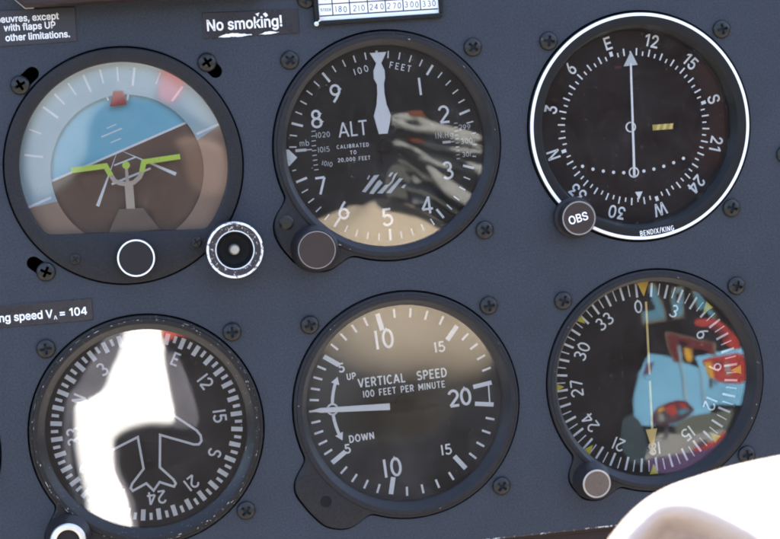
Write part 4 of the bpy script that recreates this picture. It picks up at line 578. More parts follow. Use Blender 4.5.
    for c in ((-19.9, -31.3), (22.9, -28.8)):
        b = MB(); b.lathe([(1.9, -1.3), (1.9, -2.0), (1.5, -2.4), (.01, -2.5)], c, 24); sc = b.build('face_screw', M['screw'], t)
        b = MB(); b.ribbon([(c[0]-1.1, c[1]-.6), (c[0]+1.1, c[1]+.6)], .45, -2.53); b.ribbon([(c[0]-.6, c[1]+1.1), (c[0]+.6, c[1]-1.1)], .45, -2.535); b.build('cross_slot', M['black'], sc)
attitude()

# the worn round knob that overlaps the attitude indicator
def socket_knob():
    t = empty('dimmer_control', -58.6, -32.1, 'black round knob with chipped white rim and metal centre pin overlapping the attitude indicator', 'knob')
    b = MB(); b.lathe([(8.6, 0.0), (9.4, -3.0), (10.2, -8.5), (10.25, -11.2), (9.95, -11.75)], n=90); b.build('body', M['knob'], t)
    b = MB(); b.lathe([(9.95, -11.75), (9.6, -11.95), (9.15, -11.95)], n=120); b.build('outer_rim', M['rim_white'], t)
    b = MB(); b.lathe([(9.15, -11.95), (6.9, -11.6)], n=90); b.build('rim_face', M['rim_dark'], t)
    b = MB(); b.lathe([(6.9, -11.6), (6.65, -11.7), (6.5, -11.5)], n=90); b.build('inner_rim', M['grey_print'], t)
    b = MB(); b.lathe([(6.5, -11.5), (5.2, -8.8), (2.2, -7.6), (.01, -7.6)], n=90); b.build('recess', M['black'], t)
    b = MB(); b.lathe([(2.0, -7.6), (1.75, -8.2), (1.65, -11.0), (1.3, -11.4), (.01, -11.45)], n=40); b.build('centre_pin', M['pin'], t)
socket_knob()

# ------------------------------------------------------------------ 2. altimeter
def altimeter():
    x, z = CENTRES['alt']
    t = empty('altimeter', x, z, 'altimeter with single digits 1 to 9 and its long white pointer straight up', 'gauge', 'round flight instruments')
    bezel(t, OUT['alt'], M['bezel'], 41.2, 38.6, 36.4, 3.2, flakes=7, seed=3)
    d = MB(); d.disc(37, 8.0); dial = d.build('dial', M['dial'], t, smooth=0)
    c = (-.3, 0); y = 7.93
    k = MB()
    for i in range(50):
        a = i*7.2
        if i % 5 == 0: k.tick(a, 30.4, 34.6, .85, y, c)
        elif 85 < a < 102 or 258 < a < 272: k.tick(a, 33.2, 34.6, .35, y, c)
        else: k.tick(a, 31.9, 34.5, .45, y, c)
    k.build('tick_ring', M['white'], dial, smooth=0)
    k = MB()
    for s, px, pz in (('9', -16.4, 20.3), ('8', -24.1, 11.6), ('7', -24.3, -12.6), ('6', -16.9, -22.3), ('5', -.9, -26.0), ('4', 14.1, -22.8), ('3', 22.8, -10.7), ('2', 22.8, 9.8), ('1', 14.7, 20.6)):
        lettering(k, s, px, pz, 6.3, .85, y, -3)
    k.build('numeral_ring', M['white'], dial, smooth=0)
    k = MB()
    lettering(k, 'ALT', -11.1, 7.1, 5.4, .62, y, -1.5, .12, sx=.95)
    lettering(k, '100', -4.9-1.6, 28.0, 2.3, .30, y, -13, .45); lettering(k, 'FEET', 8.0, 28.2, 2.3, .30, y, 15, .42)
    lettering(k, 'CALIBRATED', -11.6, .9, 1.35, .22, y, -.5, .33); lettering(k, 'TO', -11.6, -1.5, 1.35, .22, y, -.5, .33); lettering(k, '20,000 FEET', -11.5, -3.9, 1.35, .22, y, -.5, .30)
    k.build('lettering', M['white'], dial, smooth=0)
    # the two pressure scales
    k = MB()
    k.box(-32.6, -28.6, .2, 1.2, 7.75, 7.93); k.box(-28.6, -26.6, .5, .9, 7.8, 7.93)
    lettering(k, 'mb', -29.2, 3.3, 2.3, .22, y, -.5, .15)
    for i in range(9):
        zz = 7.2-1.75*i; k.ribbon([(-26.6+.02*zz*zz*.3, zz), (-25.0+.02*zz*zz*.3, zz+.1)], .3, y)
    lettering(k, '1020', -22.2, 5.7, 1.9, .24, y, -1, .22); lettering(k, '1015', -22.3, .4, 1.9, .24, y, -1, .22); lettering(k, '1010', -21.4, -4.9, 1.7, .22, y, 14, .22)
    k.build('pressure_scale', M['grey_print'], dial, smooth=0); k = MB()
    k.box(21.6, 24.6, -.8, .1, 7.75, 7.93); k.box(24.6, 26, -.55, -.2, 7.8, 7.93)
    lettering(k, 'IN.Hg', 22.4, 2.3, 2.1, .19, y, -1, .24)
    for i in range(10):
        zz = 6.3-1.45*i; k.ribbon([(26.4, zz), (27.7, zz)], .28, y)
    lettering(k, '299', 30.2, 4.6, 1.9, .22, y, 1, .22); lettering(k, '300', 30.6, -.5, 1.9, .24, y, -1, .22); lettering(k, '301', 30.2, -5.4, 1.7, .22, y, 1, .22)
    k.build('pressure_scale', M['grey_print'], dial, smooth=0)
    # striped low altitude flag in its window
    k = MB()
    for pts in ([(-9.5, -16.0), (-8.2, -16.4), (-2.6, -10.4), (-4.6, -10.4)], [(-6.9, -16.9), (-5.4, -17.2), (-1.6, -13.4), (-2.6, -12.2), (-3.6, -12.8)],
                [(-4.0, -17.0), (-2.0, -17.3), (.2, -15.0), (2.0, -13.6), (3.2, -11.6), (4.2, -10.0), (2.9, -10.6), (1.6, -13.0), (.4, -14.2), (-.8, -14.2)],
                [(-.6, -17.2), (1.1, -17.4), (6.0, -12.4), (4.6, -12.2)], [(-7.3, -11.6), (-6.9, -11.8), (-6.0, -10.4), (-6.5, -10.2)], [(.6, -11.2), (1.4, -11.4), (2.6, -9.9), (1.6, -9.9)], [(5.0, -15.6), (6.0, -16.0), (7.0, -14.8), (6.2, -14.6)]):
        k.flat(pts, y)
    k.build('striped_flag', M['grey_print'], dial, smooth=0)
    k = MB(); k.flat([(-36.4, 1.4), (-35.0, 1.3), (-32.2, -1.8), (-35.4, -4.8), (-36.6, -3.0)], 7.6); k.build('small_pointer', M['pointer'], t, smooth=0)
    k = MB(); k.prism([(-1.9, 4.4), (1.3, 4.4), (2.5, 8.5), (3.0, 11.0), (1.7, 15.0), (1.25, 19), (1.3, 22.4), (1.9, 24.6), (1.9, 27.4), (.9, 30.0), (3.1, 33.9), (-3.1, 33.9), (-1.0, 30.0), (-2.2, 27.4), (-2.3, 24.6), (-1.3, 22.4), (-1.4, 19), (-2.0, 15.0), (-3.3, 11.0), (-2.8, 8.5)], 6.3, 6.8, bev=.12)
    k.build('long_pointer', M['pointer'], t, smooth=0)
    k = MB(); k.prism([(-1.3, -6), (1.3, -6), (1.6, 4.4), (-1.8, 4.4)], 6.5, 7.0); k.lathe([(2.6, 7.3), (2.6, 6.1), (2.2, 5.8), (.01, 5.8)], n=40); k.build('hub', M['black'], t)
    glass(t, 37.2, 3.3, 'glass')
    c = (-29.5, -34.7)
    b = MB(); b.lathe([(8.6, -.9), (8.4, -4.0), (7.4, -8.4), (7.0, -8.9), (6.7, -9.0)], c, 72); kn = b.build('setting_knob', M['knob'], t)
    b = MB(); b.lathe([(6.7, -9.0), (6.45, -9.05), (6.4, -8.95)], c, 72); b.build('knob_ring', M['dull_ring'], kn)
    b = MB(); b.disc(6.42, -8.96, c); b.build('knob_face', M['knob_brown'], kn)
    b = MB(); b.lathe([(2.6, -.95), (2.6, -1.4), (2.0, -1.9), (.01, -2.0)], (-38.8, -24.6), 32); b.build('lug_screw', M['screw'], t)
altimeter()

# ------------------------------------------------------------------ 3. course deviation indicator
def course():
    x, z = CENTRES['obs']
    t = empty('course_indicator', x, z, 'white ringed course deviation dial with vertical white needle and OBS knob', 'gauge', 'round flight instruments')
    bezel(t, OUT['obs'], M['bezel_black'], 42.0, 37.6, 35.6, 6.4, y_front=-1.3, back=9)
    b = MB(); b.lathe([(41.62, -1.02), (41.5, -1.38), (40.5, -1.4), (40.45, -1.31)], n=180)
    b.build('white_ring', M['ring_white'], t)
    d = MB(); d.disc(36.5, 8.5); dial = d.build('dial', M['dial_brown'], t, smooth=0)
    y = 8.42; c = (0.3, 0); A = 15.6; 
    k = MB()
    for i in range(72):
        a = i*5+A-1.0-15+1-1
        a = i*5+A
        if i % 18 == 12: k.tick(a, 27.4, 29.2, 1.25, y, c)
        elif i % 2 == 0: k.tick(a, 26.5, 29.2, .55, y, c)
        else: k.tick(a, 26.5, 28.1, .5, y, c)
    k.build('tick_ring', M['white'], dial, smooth=0)
    k = MB()
    for i, s in enumerate(['12', '15', 'S', '21', '24', 'W', '30', '33', 'N', '3', '6', 'E']):
        a = A+30*i; cap = 4.55; px, pz = clock(32.5-cap/2, a, c)
        type_text(k, s, px, pz, cap, y, face=TYPE_MEDIUM, align='CENTER', ang=a, sx=.84)
    k.build('numeral_ring', M['white'], dial, smooth=0)
    k = MB(); yd = 8.38
    for i in range(11):
        if i == 5: continue
        u = (i-5)*3.9; k.disc(.62, yd, (u-.9, -16.9+.0098*u*u), 20)
    k.ribbon([clock(1.75, a*15, (-.9, -16.9)) for a in range(24)], .55, yd, closed=True)
    k.ribbon([clock(1.75, a*15, (-1.0, 0)) for a in range(24)], .55, yd, closed=True)
    k.flat([(-.9, -24.3), (2.0, -24.3), (.5, -27.2)], yd)
    k.build('deviation_scale', M['white'], dial, smooth=0)
    k = MB(); k.prism([(-.2, 23.5), (.5, 23.5), (-.75, -18.2), (-1.65, -18.2)], 6.9, 7.3); k.build('deviation_needle', M['pointer'], t, smooth=0)
    k = MB(); k.prism([(-2.5, 22.6), (2.9, 22.8), (.6, 28.0)], 7.4, 7.8); k.build('course_pointer', M['grey_print'], t, smooth=0)
    k = MB(); k.box(7.4, 15.2, -1.9, .2, 8.2, 8.45, 0)
    for i in range(3): u = 8.6+2.5*i; k.flat([(u, -1.88), (u+1.2, -1.88), (u+1.9, .18), (u+.7, .18)], 8.15, 1)
    k.build('warning_flag', [M['gold'], M['cream']], t, smooth=0)
    k = MB(); k.box(-5.8, -3.2, 21.9, 23.0, 8.3, 8.45); k.build('window_mark', M['print_darkred'], dial, smooth=0)
    k = MB(); lettering(k, 'BENDIX/KING', 3.6, -38.75, 1.9, .22, -1.36, -5, .22, sx=.86); k.build('lettering', M['letter'], t, smooth=0)
    glass(t, 36.0, 4.2, 'glass_coated')
    c = (-27.6, -31.2)
    b = MB(); b.lathe([(7.6, -1.0), (7.6, -3.0), (6.6, -4.0), (6.5, -8.5), (6.2, -9.0)], c, 72); kn = b.build('course_knob', M['knob'], t)
    b = MB(); b.lathe([(6.2, -9.0), (5.9, -9.05), (5.65, -8.98)], c, 72); b.build('knob_ring', M['dull_ring'], kn)
    b = MB(); b.disc(5.7, -8.99, c); b.build('knob_face', M['knob_brown'], kn)
    b = MB(); type_text(b, 'OBS', c[0], c[1]-1.4, 2.9, -9.04, face=TYPE_MEDIUM, align='CENTER', ang=-12, sx=.92); b.build('lettering', M['letter'], kn, smooth=0)
course()

# ------------------------------------------------------------------ 4. heading indicator
def heading():
    x, z = CENTRES['dg']
    t = empty('heading_indicator', x, z, 'heading indicator with white aeroplane outline, scratched bezel and bright white reflection', 'gauge', 'round flight instruments')
    bezel(t, OUT['dg'], M['bezel_worn'], 41.4, 38.8, 36.0, 3.4, flakes=95, seed=5)
    d = MB(); d.disc(37, 7.2); dial = d.build('dial', M['dial'], t, smooth=0)
    y = 7.12; A = 27.4; c = (.2, .4)
    k = MB()
    for i in range(72):
        a = i*5+A
        if i % 2 == 0: k.tick(a, 30.3, 34.4, 1.65, y, c)
        else: k.tick(a, 31.6, 34.2, 1.1, y, c)
    k.build('tick_ring', M['white'], dial, smooth=0)
    k = MB()
    for i, s in enumerate(['E', '12', '15', 'S', '21', '24', 'W', '30', '33', 'N', '3', '6']):
        a = A+30*i; px, pz = clock(26.3, a, c); lettering(k, s, px, pz, 4.7, .72, y, a, .16)
    k.build('numeral_ring', M['white'], dial, smooth=0)
    half = [(3.9, 8.2), (17.2, -2.6), (18.5, -4.6), (18.6, -6.6), (17.6, -7.7), (15.8, -7.6), (4.0, -2.9), (2.9, -14.6), (7.4, -19.6), (8.1, -21.1), (7.4, -22.2), (2.4, -20.0), (0, -22.9)]
    nose = [(3.9, 8.2), (3.6, 14), (2.2, 19), (0, 21.5)]
    right = nose[::-1]+half[1:]
    loop = right+[(-a, b) for a, b in right[::-1][1:-1]]
    k = MB(); k.ribbon([(a+.5, b) for a, b in loop], .85, 5.6, closed=True)
    k.build('aeroplane_symbol', M['white'], t, smooth=0)
    k = MB(); k.tick(0, 34.4, 36, 1.2, 6.4); k.build('lubber_mark', M['amber'], t, smooth=0)
    glass(t, 37.0, 3.5, 'glass_bright')
    c = (-30.8, -34.9)
    b = MB(); b.lathe([(8.2, -1), (8.0, -4), (6.4, -7.6), (6.3, -8.6)], c, 72); kn = b.build('caging_knob', M['knob'], t)
    b = MB(); b.lathe([(6.3, -8.6), (6.0, -9.4), (5.0, -9.7), (4.1, -9.2)], c, 72); b.build('knob_rim', M['silver'], kn)
    b = MB(); b.lathe([(4.1, -9.2), (3.6, -7.8), (.01, -7.6)], c, 72); b.build('knob_face', M['knob'], kn)
heading()

# ------------------------------------------------------------------ 5. vertical speed indicator
def vertical_speed():
    x, z = CENTRES['vsi']
    t = empty('vertical_speed_indicator', x, z, 'vertical speed gauge with white needle pointing left and VERTICAL SPEED lettering', 'gauge', 'round flight instruments')
    bezel(t, OUT['vsi'], M['bezel'], 41.5, 38.9, 36.4, 3.2, flakes=6, seed=9)
    b = MB(); b.lathe([(2.15, -.98), (2.05, -1.12), (1.85, -1.10), (.01, -1.09)], (-32.4, -32.2), 32); b.build('screw_hole', M['black'], t)
    d = MB(); d.disc(37, 7.2); dial = d.build('dial', M['dial'], t, smooth=0)
    y = 7.12; k = MB()
    up = [270, 305, 347.7, 399.7, 442.2]; dn = [270, 235, 192.3, 141.5, 97.3]
    for tab in (up, dn):
        for a0, a1 in zip(tab, tab[1:]):
            for j in range(1, 5):
                a = a0+(a1-a0)*j/5; k.tick(a, 31.5, 34.9, .8, y)
        for i in range(1, 4): k.tick(tab[i], 28.0, 34.4, 1.75, y)
    k.tick(270, 31.5, 35.2, .8, y)
    k.ribbon([(26.4, 3.2), (33.4, 4.2)], 1.6, y); k.ribbon([(26.6, -3.1), (33.6, -4.1)], 1.6, y); k.ribbon([(32.2, 3.4), (32.2, -3.2)], .5, y-.01)
    k.build('tick_ring', M['white'], dial, smooth=0)
    k = MB()
    lettering(k, '10', -5.5, 24.1, 7.0, .95, y, -3.5, .26, sx=.92); lettering(k, '10', -6.0, -23.7, 6.8, .95, y, -3.5, .26, sx=.92)
    lettering(k, '20', 21.0, -.2, 6.2, 1.0, y, -3.5, .12, sx=1.0)
    lettering(k, '15', 14.9, 19.3, 3.8, .62, y, -3.5, .22); lettering(k, '15', 14.6, -19.1, 3.8, .62, y, -3.5, .22)
    lettering(k, '5', -22.1, 15.0, 3.3, .6, y, -3.5); lettering(k, '5', -22.1, -15.1, 3.3, .6, y, -3.5)
    k.build('numeral_ring', M['white'], dial, smooth=0)
    k = MB()
    lettering(k, 'VERTICAL', -7.6, 8.9, 3.3, .54, y, -1.8, .19, sx=.92); lettering(k, 'SPEED', 11.2, 9.5, 3.3, .54, y, -1.8, .19, sx=.92)
    lettering(k, '100 FEET PER MINUTE', .5, 4.9, 2.45, .40, y, -1.8, .22, sx=.90)
    lettering(k, 'UP', -18.7, 11.5, 2.3, .44, y, -3.5, .2); lettering(k, 'DOWN', -16.6, -11.4, 2.6, .48, y, -3.5, .2)
    k.build('lettering', M['white'], dial, smooth=0)
    k = MB()
    k.ribbon([clock(1.9, a*15, (-26.5, 0)) for a in range(24)], .7, y, closed=True)
    for s in (1, -1):
        k.ribbon([clock(26.5, 270+s*a) for a in (4.5, 9, 14, 19, 22)], 1.15, y)
        p = Vector(clock(26.5, 270+s*26.5)); q = Vector(clock(26.5, 270+s*20.5)); dd = (p-q).normalized(); nn = Vector((-dd.y, dd.x))
        k.flat([tuple(p), tuple(q+nn*1.6), tuple(q-nn*1.6)], y-.02)
    k.build('direction_arrow', M['white'], dial, smooth=0)
    k = MB(); k.prism([(-35.0, .4), (-31.0, -.65), (-5.5, -2.1), (-5.4, .35), (-31.0, 1.15)], 5.6, 6.1, bev=.1); k.build('needle', M['pointer'], t, smooth=0)
    k = MB(); k.prism([(-5.5, -1.6), (3, -1.2), (3, .6), (-5.4, .1)], 5.8, 6.3); k.lathe([(3, 6.5), (3, 5.6), (.01, 5.4)], n=40); k.build('hub', M['black'], t)
    glass(t, 37.2, 3.3, 'glass_dusty')
vertical_speed()

# ------------------------------------------------------------------ 6. direction finder
def direction_finder():
    x, z = CENTRES['adf']
    t = empty('direction_finder', x, z, 'compass card dial with thin cream needle and yellow triangles around its edge', 'gauge', 'round flight instruments')
    bezel(t, OUT['adf'], M['bezel'], 41.4, 39.0, 36.8, 4.0, back=12, flakes=8, seed=4)
    d = MB(); d.disc(37.6, 11); dial = d.build('dial', M['dial_brown'], t, smooth=0)
    y = 10.92; A = -3.0; c = (-.3, -.3); k = MB()
    for i in range(72):
        a = i*5+A
        if i % 2 == 0: k.tick(a, 30.8, 36.0, .85, y, c)
        else: k.tick(a, 31.6, 36.0, .42, y, c)
    k.build('tick_ring', M['white'], dial, smooth=0)
    k = MB()
    for i, s in enumerate(['0', '3', '6', '9', '12', '15', '18', '21', '24', '27', '30', '33']):
        a = A+30*i; px, pz = clock(27.3, a, c); lettering(k, s, px, pz, 4.7, .62, y, a, .16)
    k.build('numeral_ring', M['white'], dial, smooth=0)
    for a in (45, 90, 135, 180, 225, 270, 315):
        k = MB(); p = clock(32.6, a, c); q = Vector(clock(36.6, a, c)); n_ = Vector(clock(1.75, a+90)); k.prism([p, tuple(q+n_), tuple(q-n_)], 8.6, 9.0)
        k.build('bearing_mark', M['yellow'], t, smooth=0)
    k = MB(); k.prism([(-2.7, 37), (2.3, 37), (-.1, 31.0)], 8.2, 8.8); k.build('lubber_mark', M['amber'], t, smooth=0)
    k = MB(); k.prism([(.4, 28.8), (1.15, 28.8), (.45, -21), (-.35, -21)], 8.8, 9.2, 0); k.prism([(-2.5, -19.6), (1.9, -19.6), (.2, -26.2), (-.8, -26.2)], 8.6, 9.0, 0); k.prism([(-.7, -26), (.2, -26), (.2, -29.0), (-.7, -29.0)], 8.8, 9.1, 0)
    k.build('bearing_needle', M['cream'], t, smooth=0)
    k = MB(); k.lathe([(1.3, 9.6), (1.3, 8.6), (.01, 8.5)], n=24); k.build('hub', M['black'], t)
    glass(t, 37.5, 4.1, 'glass_clear')
    c = (-27.4, -34.5)
    b = MB(); b.lathe([(7.2, -.9), (6.6, -3), (5.6, -8.2), (5.3, -8.8)], c, 64); kn = b.build('card_knob', M['knob'], t)
    b = MB(); b.lathe([(5.3, -8.8), (5.0, -9.05), (4.6, -8.95)], c, 64); b.build('knob_rim', M['pin'], kn)
    b = MB(); b.disc(4.62, -8.97, c); b.build('knob_face', M['knob_grain'], kn)
direction_finder()

# ------------------------------------------------------------------ 7. the neighbour at the left edge of the picture
def neighbour():
    x, z = CENTRES['next']
    t = empty('round_gauge', x, z, 'black gauge rim just showing at the left edge beside the heading indicator', 'gauge', 'round flight instruments')
    bezel(t, OUT['next'], M['bezel'], 41.5, 38.9, 36.4, 3.2)
    d = MB(); d.disc(37, 7.2); dial = d.build('dial', M['dial'], t, smooth=0)
    k = MB()
    for i in range(36): k.tick(i*10, 31 if i % 3 == 0 else 32.6, 34.8, .8, 7.12)
    k.build('tick_ring', M['white'], dial, smooth=0)
    k = MB(); k.prism([(-1, -3), (1, -3), (.4, 31), (-.4, 31)], 5.6, 6.1); k.build('needle', M['pointer'], t, smooth=0)
    glass(t, 37.2, 3.3, 'glass')
neighbour()

# ------------------------------------------------------------------ panel screws
sc0 = screw_mesh(); first = True
SCREWS = [
    (-127.7, 30.8, 'screw beside a slot, upper left of the attitude indicator'),
    (-62.4, 34.3, 'screw under the No smoking placard, half covering a slot'),
    (-124.6, -34.9, 'screw with bare metal edge and slot, lower left of the attitude indicator'),
    (-33.0, 33.0, 'cross head screw at the upper left of the altimeter'),
    (33.6, 33.2, 'cross head screw at the upper right of the altimeter'),
    (33.3, -33.2, 'cross head screw at the lower right of the altimeter'),
    (61.8, 33.5, 'cross head screw at the upper left of the white ringed dial'),
    (127.5, 33.5, 'cross head screw at the upper right of the white ringed dial'),
    (127.3, -32.7, 'cross head screw at the lower right of the white ringed dial'),
    (149.3, -14.4, 'screw cut by the right edge of the photo'),
    (-127.0, -62.0, 'screw under the speed placard, upper left of the heading indicator'),
    (-61.3, -62.0, 'cross head screw at the upper right of the heading indicator'),
    (-61.5, -127.0, 'cross head screw at the lower right of the heading indicator'),
    (-33.2, -62.0, 'cross head screw at the upper left of the vertical speed gauge'),
    (32.8, -60.9, 'cross head screw at the upper right of the vertical speed gauge'),
    (32.9, -127.9, 'cross head screw at the lower right of the vertical speed gauge'),
    (60.8, -61.6, 'cross head screw at the upper left of the compass card dial'),
    (127.4, -61.9, 'cross head screw at the upper right of the compass card dial'),
    (127.5, -125.9, 'screw just above the white sleeve, lower right of the compass card dial'),
    (-25.4, 54.2, 'screw cut by the top edge between placard and compass card holder'),
]
for x, z, lab in SCREWS:
    o = sc0 if first else sc0.copy()
    if not first: COL.objects.link(o)
    first = False
    o.location = (x*MM, -0.0002, z*MM); o.rotation_euler = (0, rad(random.uniform(0, 90)), 0)
    tag(o, 'black '+lab, 'screw', 'black cross head panel screws')

# ------------------------------------------------------------------ placards
def placard(name, label, quad, m, th=0.5):
    t = empty(name, 0, 0, label, 'placard')
    b = MB(); b.prism(quad, -th, -0.01, bev=0.12); b.build('plate', m, t, smooth=0)
    return t
t = placard('warning_placard', 'charcoal placard at the top left ending in other limitations.', [(-176, 44.4), (-107.0, 44.7), (-106.6, 56.6), (-176, 57.2)], M['placard'])
b = MB()
for s, xr, zb in (('manoeuvres, except', -112.4, 52.75), ('with flaps UP', -113.7, 49.75), ('other limitations.', -109.0, 46.3)):
    type_text(b, s, xr, zb, 2.25, -.54, align='RIGHT', ang=0, sx=.93)
b.build('lettering', M['letter'], t, smooth=0)
t = placard('smoking_placard', 'black No smoking! placard with worn white lower edge', [(-62.9, 42.5), (-28.6, 42.3), (-28.6, 50.9), (-62.7, 51.7)], M['tape'], 0.35)
b = MB(); type_text(b, 'No smoking!', -61.6, 45.25, 3.75, -.39, align='LEFT', sx=.90); b.build('lettering', M['letter'], t, smooth=0)
b = MB()
def ragged(pts, amp, mi=0, yy=-.38):
    q = []
    for i in range(len(pts)):
        a, c = pts[i], pts[(i+1) % len(pts)]; L = math.hypot(c[0]-a[0], c[1]-a[1]); n = max(1, int(L/.4))
        for j in range(n): q.append((a[0]+(c[0]-a[0])*j/n+random.uniform(-amp, amp), a[1]+(c[1]-a[1])*j/n+random.uniform(-amp, amp)))
    b.flat(q, yy, mi)
ragged([(-57.8, 42.7), (-49, 42.5), (-45.1, 42.9), (-49.2, 43.5), (-52.0, 43.9), (-55.5, 43.6)], .13)
ragged([(-43.2, 42.8), (-39.3, 42.7), (-35.8, 43.1), (-38.9, 43.7), (-41.2, 43.4)], .13)
ragged([(-44.0, 50.2), (-43.0, 49.2), (-42.5, 50.4)], .12); ragged([(-41.3, 50.0), (-40.2, 48.7), (-39.3, 49.2), (-40.3, 50.5)], .12)
b.build('worn_patch', M['paper'], t, smooth=0)
t = placard('speed_placard', 'black placard reading speed VA = 104 above the heading indicator', [(-190, -53.3), (-109.8, -53.3), (-109.5, -45.6), (-190, -45.4)], M['tape'], 0.35)
b = MB()
type_text(b, '= 104', -111.5, -51.2, 2.75, -.39, align='RIGHT', sx=.95)
type_text(b, 'Manoeuvring speed V', -123.6, -51.2, 2.75, -.39, align='RIGHT', sx=.93); type_text(b, 'A', -123.3, -51.9, 1.3, -.39, sx=.93)
b.build('lettering', M['letter'], t, smooth=0)

# compass correction card in its holder
t = empty('correction_card', 0, 50, 'white handwritten compass card in a black holder at the top of the panel', 'card holder')
o_z = -50
b = MB()
b.prism([(-23.2, 44.6+o_z), (22.9, 44.6+o_z), (22.9, 46.1+o_z), (-23.2, 46.1+o_z)], -2.6, -.01, bev=.3)
b.prism([(-23.2, 46.1+o_z), (-21.4, 46.1+o_z), (-21.4, 64+o_z), (-23.2, 64+o_z)], -2.4, -.01, bev=.3); b.prism([(21.9, 46.1+o_z), (23.4, 46.1+o_z), (23.4, 64+o_z), (21.9, 64+o_z)], -2.4, -.01, bev=.3)
b.prism([(-23.2, 64+o_z), (23.4, 64+o_z), (23.4, 66+o_z), (-23.2, 66+o_z)], -2.6, -.01, bev=.3)
b.build('holder', M['bezel_black'], t, smooth=0)
b = MB(); b.lathe([(.9, -2.2), (.8, -2.9), (.01, -3.1)], (-22.7, 45.1+o_z), 16); b.prism([(-22.6, 45.4+o_z), (-20.6, 46.2+o_z), (-19.6, 46.9+o_z), (-21.3, 46.8+o_z)], -2.85, -2.5); b.build('worn_corner', M['silver'], t)
b = MB(); b.box(-21.4, 21.9, 46.1+o_z, 64+o_z, -1.3, -.02); card = b.build('card', M['paper'], t, smooth=0)
b = MB(); yy = -1.36
xs = [-16.4, -10.2, -3.7, 2.7, 9.1, 15.4, 21.7]
for xx in xs[:-1]: b.ribbon([(xx, 47.8+o_z), (xx, 63+o_z)], .4, yy)
b.ribbon([(-21.2, 47.8+o_z), (21.7, 47.7+o_z)], .45, yy-.01); b.ribbon([(-21.2, 51.9+o_z), (21.7, 51.8+o_z)], .4, yy-.01); b.ribbon([(-21.2, 56+o_z), (21.7, 56+o_z)], .4, yy-.01)
for i, s in enumerate(('180', '210', '240', '270', '300', '330')):
    lettering(b, s, xs[i]+3.15, 49.8+o_z, 2.1, .24, yy-.02, 2, .40, sx=.90, jitter=.06)
lettering(b, 'STEER', -18.8, 49.9+o_z, 1.0, .16, yy-.02, 2, .2); lettering(b, 'FOR', -18.8, 53.8+o_z, 1.0, .16, yy-.02, 2, .2)
b.build('lettering', M['ink'], card, smooth=0)

# dark unit overhanging the top left corner
t = empty('radio_unit', -90, 70, 'dark brown overhanging box edge along the top left corner', 'box')
b = MB(); b.prism([(-33.5, -12.9), (50, -12.9), (50, 16), (-38, 16), (-38, -8.5)], -14, -.02, bev=.8); b.build('case', M['maroon'], t, smooth=0)
b = MB(); b.prism([(-38.2, -8.6), (-33.6, -13.1), (-30.6, -13.15), (-30.6, -12.8), (-33.3, -12.75), (-37.9, -8.3)], -2.2, -.03); b.build('corner_glint', M['silver'], t, smooth=0)  # bright strip stands in for the glint on the chamfered corner

# ------------------------------------------------------------------ white knitted sleeve reaching in at the lower right, nearer the camera
def sleeve():
    top = [(-43.8, -71), (-40.5, -63.2), (-37.2, -57.9), (-34.4, -53.5), (-32.2, -50.7), (-28.8, -47.7), (-25, -45.8), (-20.5, -44.7), (-14.9, -43.7), (-8.3, -43), (.6, -42.4), (16.2, -42.1)]
    nu, nv = 110, 80; vs = []; fs = []
    P2 = [Vector((p[0]+.7, p[1]-1.7)) for p in top]; ln = [0]
    for a, c in zip(P2, P2[1:]): ln.append(ln[-1]+(c-a).length)
    def at(s):
        s *= ln[-1]
        for i in range(len(P2)-1):
            if s <= ln[i+1] or i == len(P2)-2:
                f = (s-ln[i])/(ln[i+1]-ln[i]); p0 = P2[max(0, i-1)]; p1 = P2[i]; p2 = P2[i+1]; p3 = P2[min(len(P2)-1, i+2)]
                return 0.5*((2*p1)+(-p0+p2)*f+(2*p0-5*p1+4*p2-p3)*f*f+(-p0+3*p1-3*p2+p3)*f**3)
    def step(a, b, v):
        t = min(1, max(0, (v-a)/(b-a))); return t*t*(3-2*t)
    for i in range(nu+1):
        u = i/nu; p = at(u); foot = Vector((5+15*u, -74))
        fold = 1-step(.37, .47, u)                                # the fold turns under along the left part only
        for j in range(nv+1):
            v = j/nv
            if v < .12:                                          # the back of the cloth rolling over the top
                w = v/.12; q = p+Vector((0, -7*(1-w)**2)); y = -400+12*(1-w)
            else:
                w = (v-.12)/.88; q = p.lerp(foot, w)
                smooth_ = -72*w**.8
                tucked = -.5*step(0, .02, w)+8*step(.015, .18, w)-110*step(.27-.20*u, .85, w)
                y = -400+smooth_*(1-fold)+tucked*fold
                y += (.5*sin(9*u+7*w)+.22*sin(31*u-13*w)+.12*sin(57*u+21*w))*min(1, w*5)
            vs.append((q.x, y, q.y))
    for i in range(nu):
        for j in range(nv):
            a = i*(nv+1)+j; fs.append([a, a+1, a+nv+2, a+nv+1])
    b = MB(); b.add(vs, fs); o = b.build('white_sleeve', M['cotton'], smooth=180)
    md = o.modifiers.new('thickness', 'SOLIDIFY'); md.thickness = 0.0008; md.offset = 0
    md = o.modifiers.new('smooth', 'SUBSURF'); md.levels = 1; md.render_levels = 1
    bake(o)
    tag(o, 'cream white knitted sleeve in glaring sun at the lower right corner', 'sleeve')
sleeve()

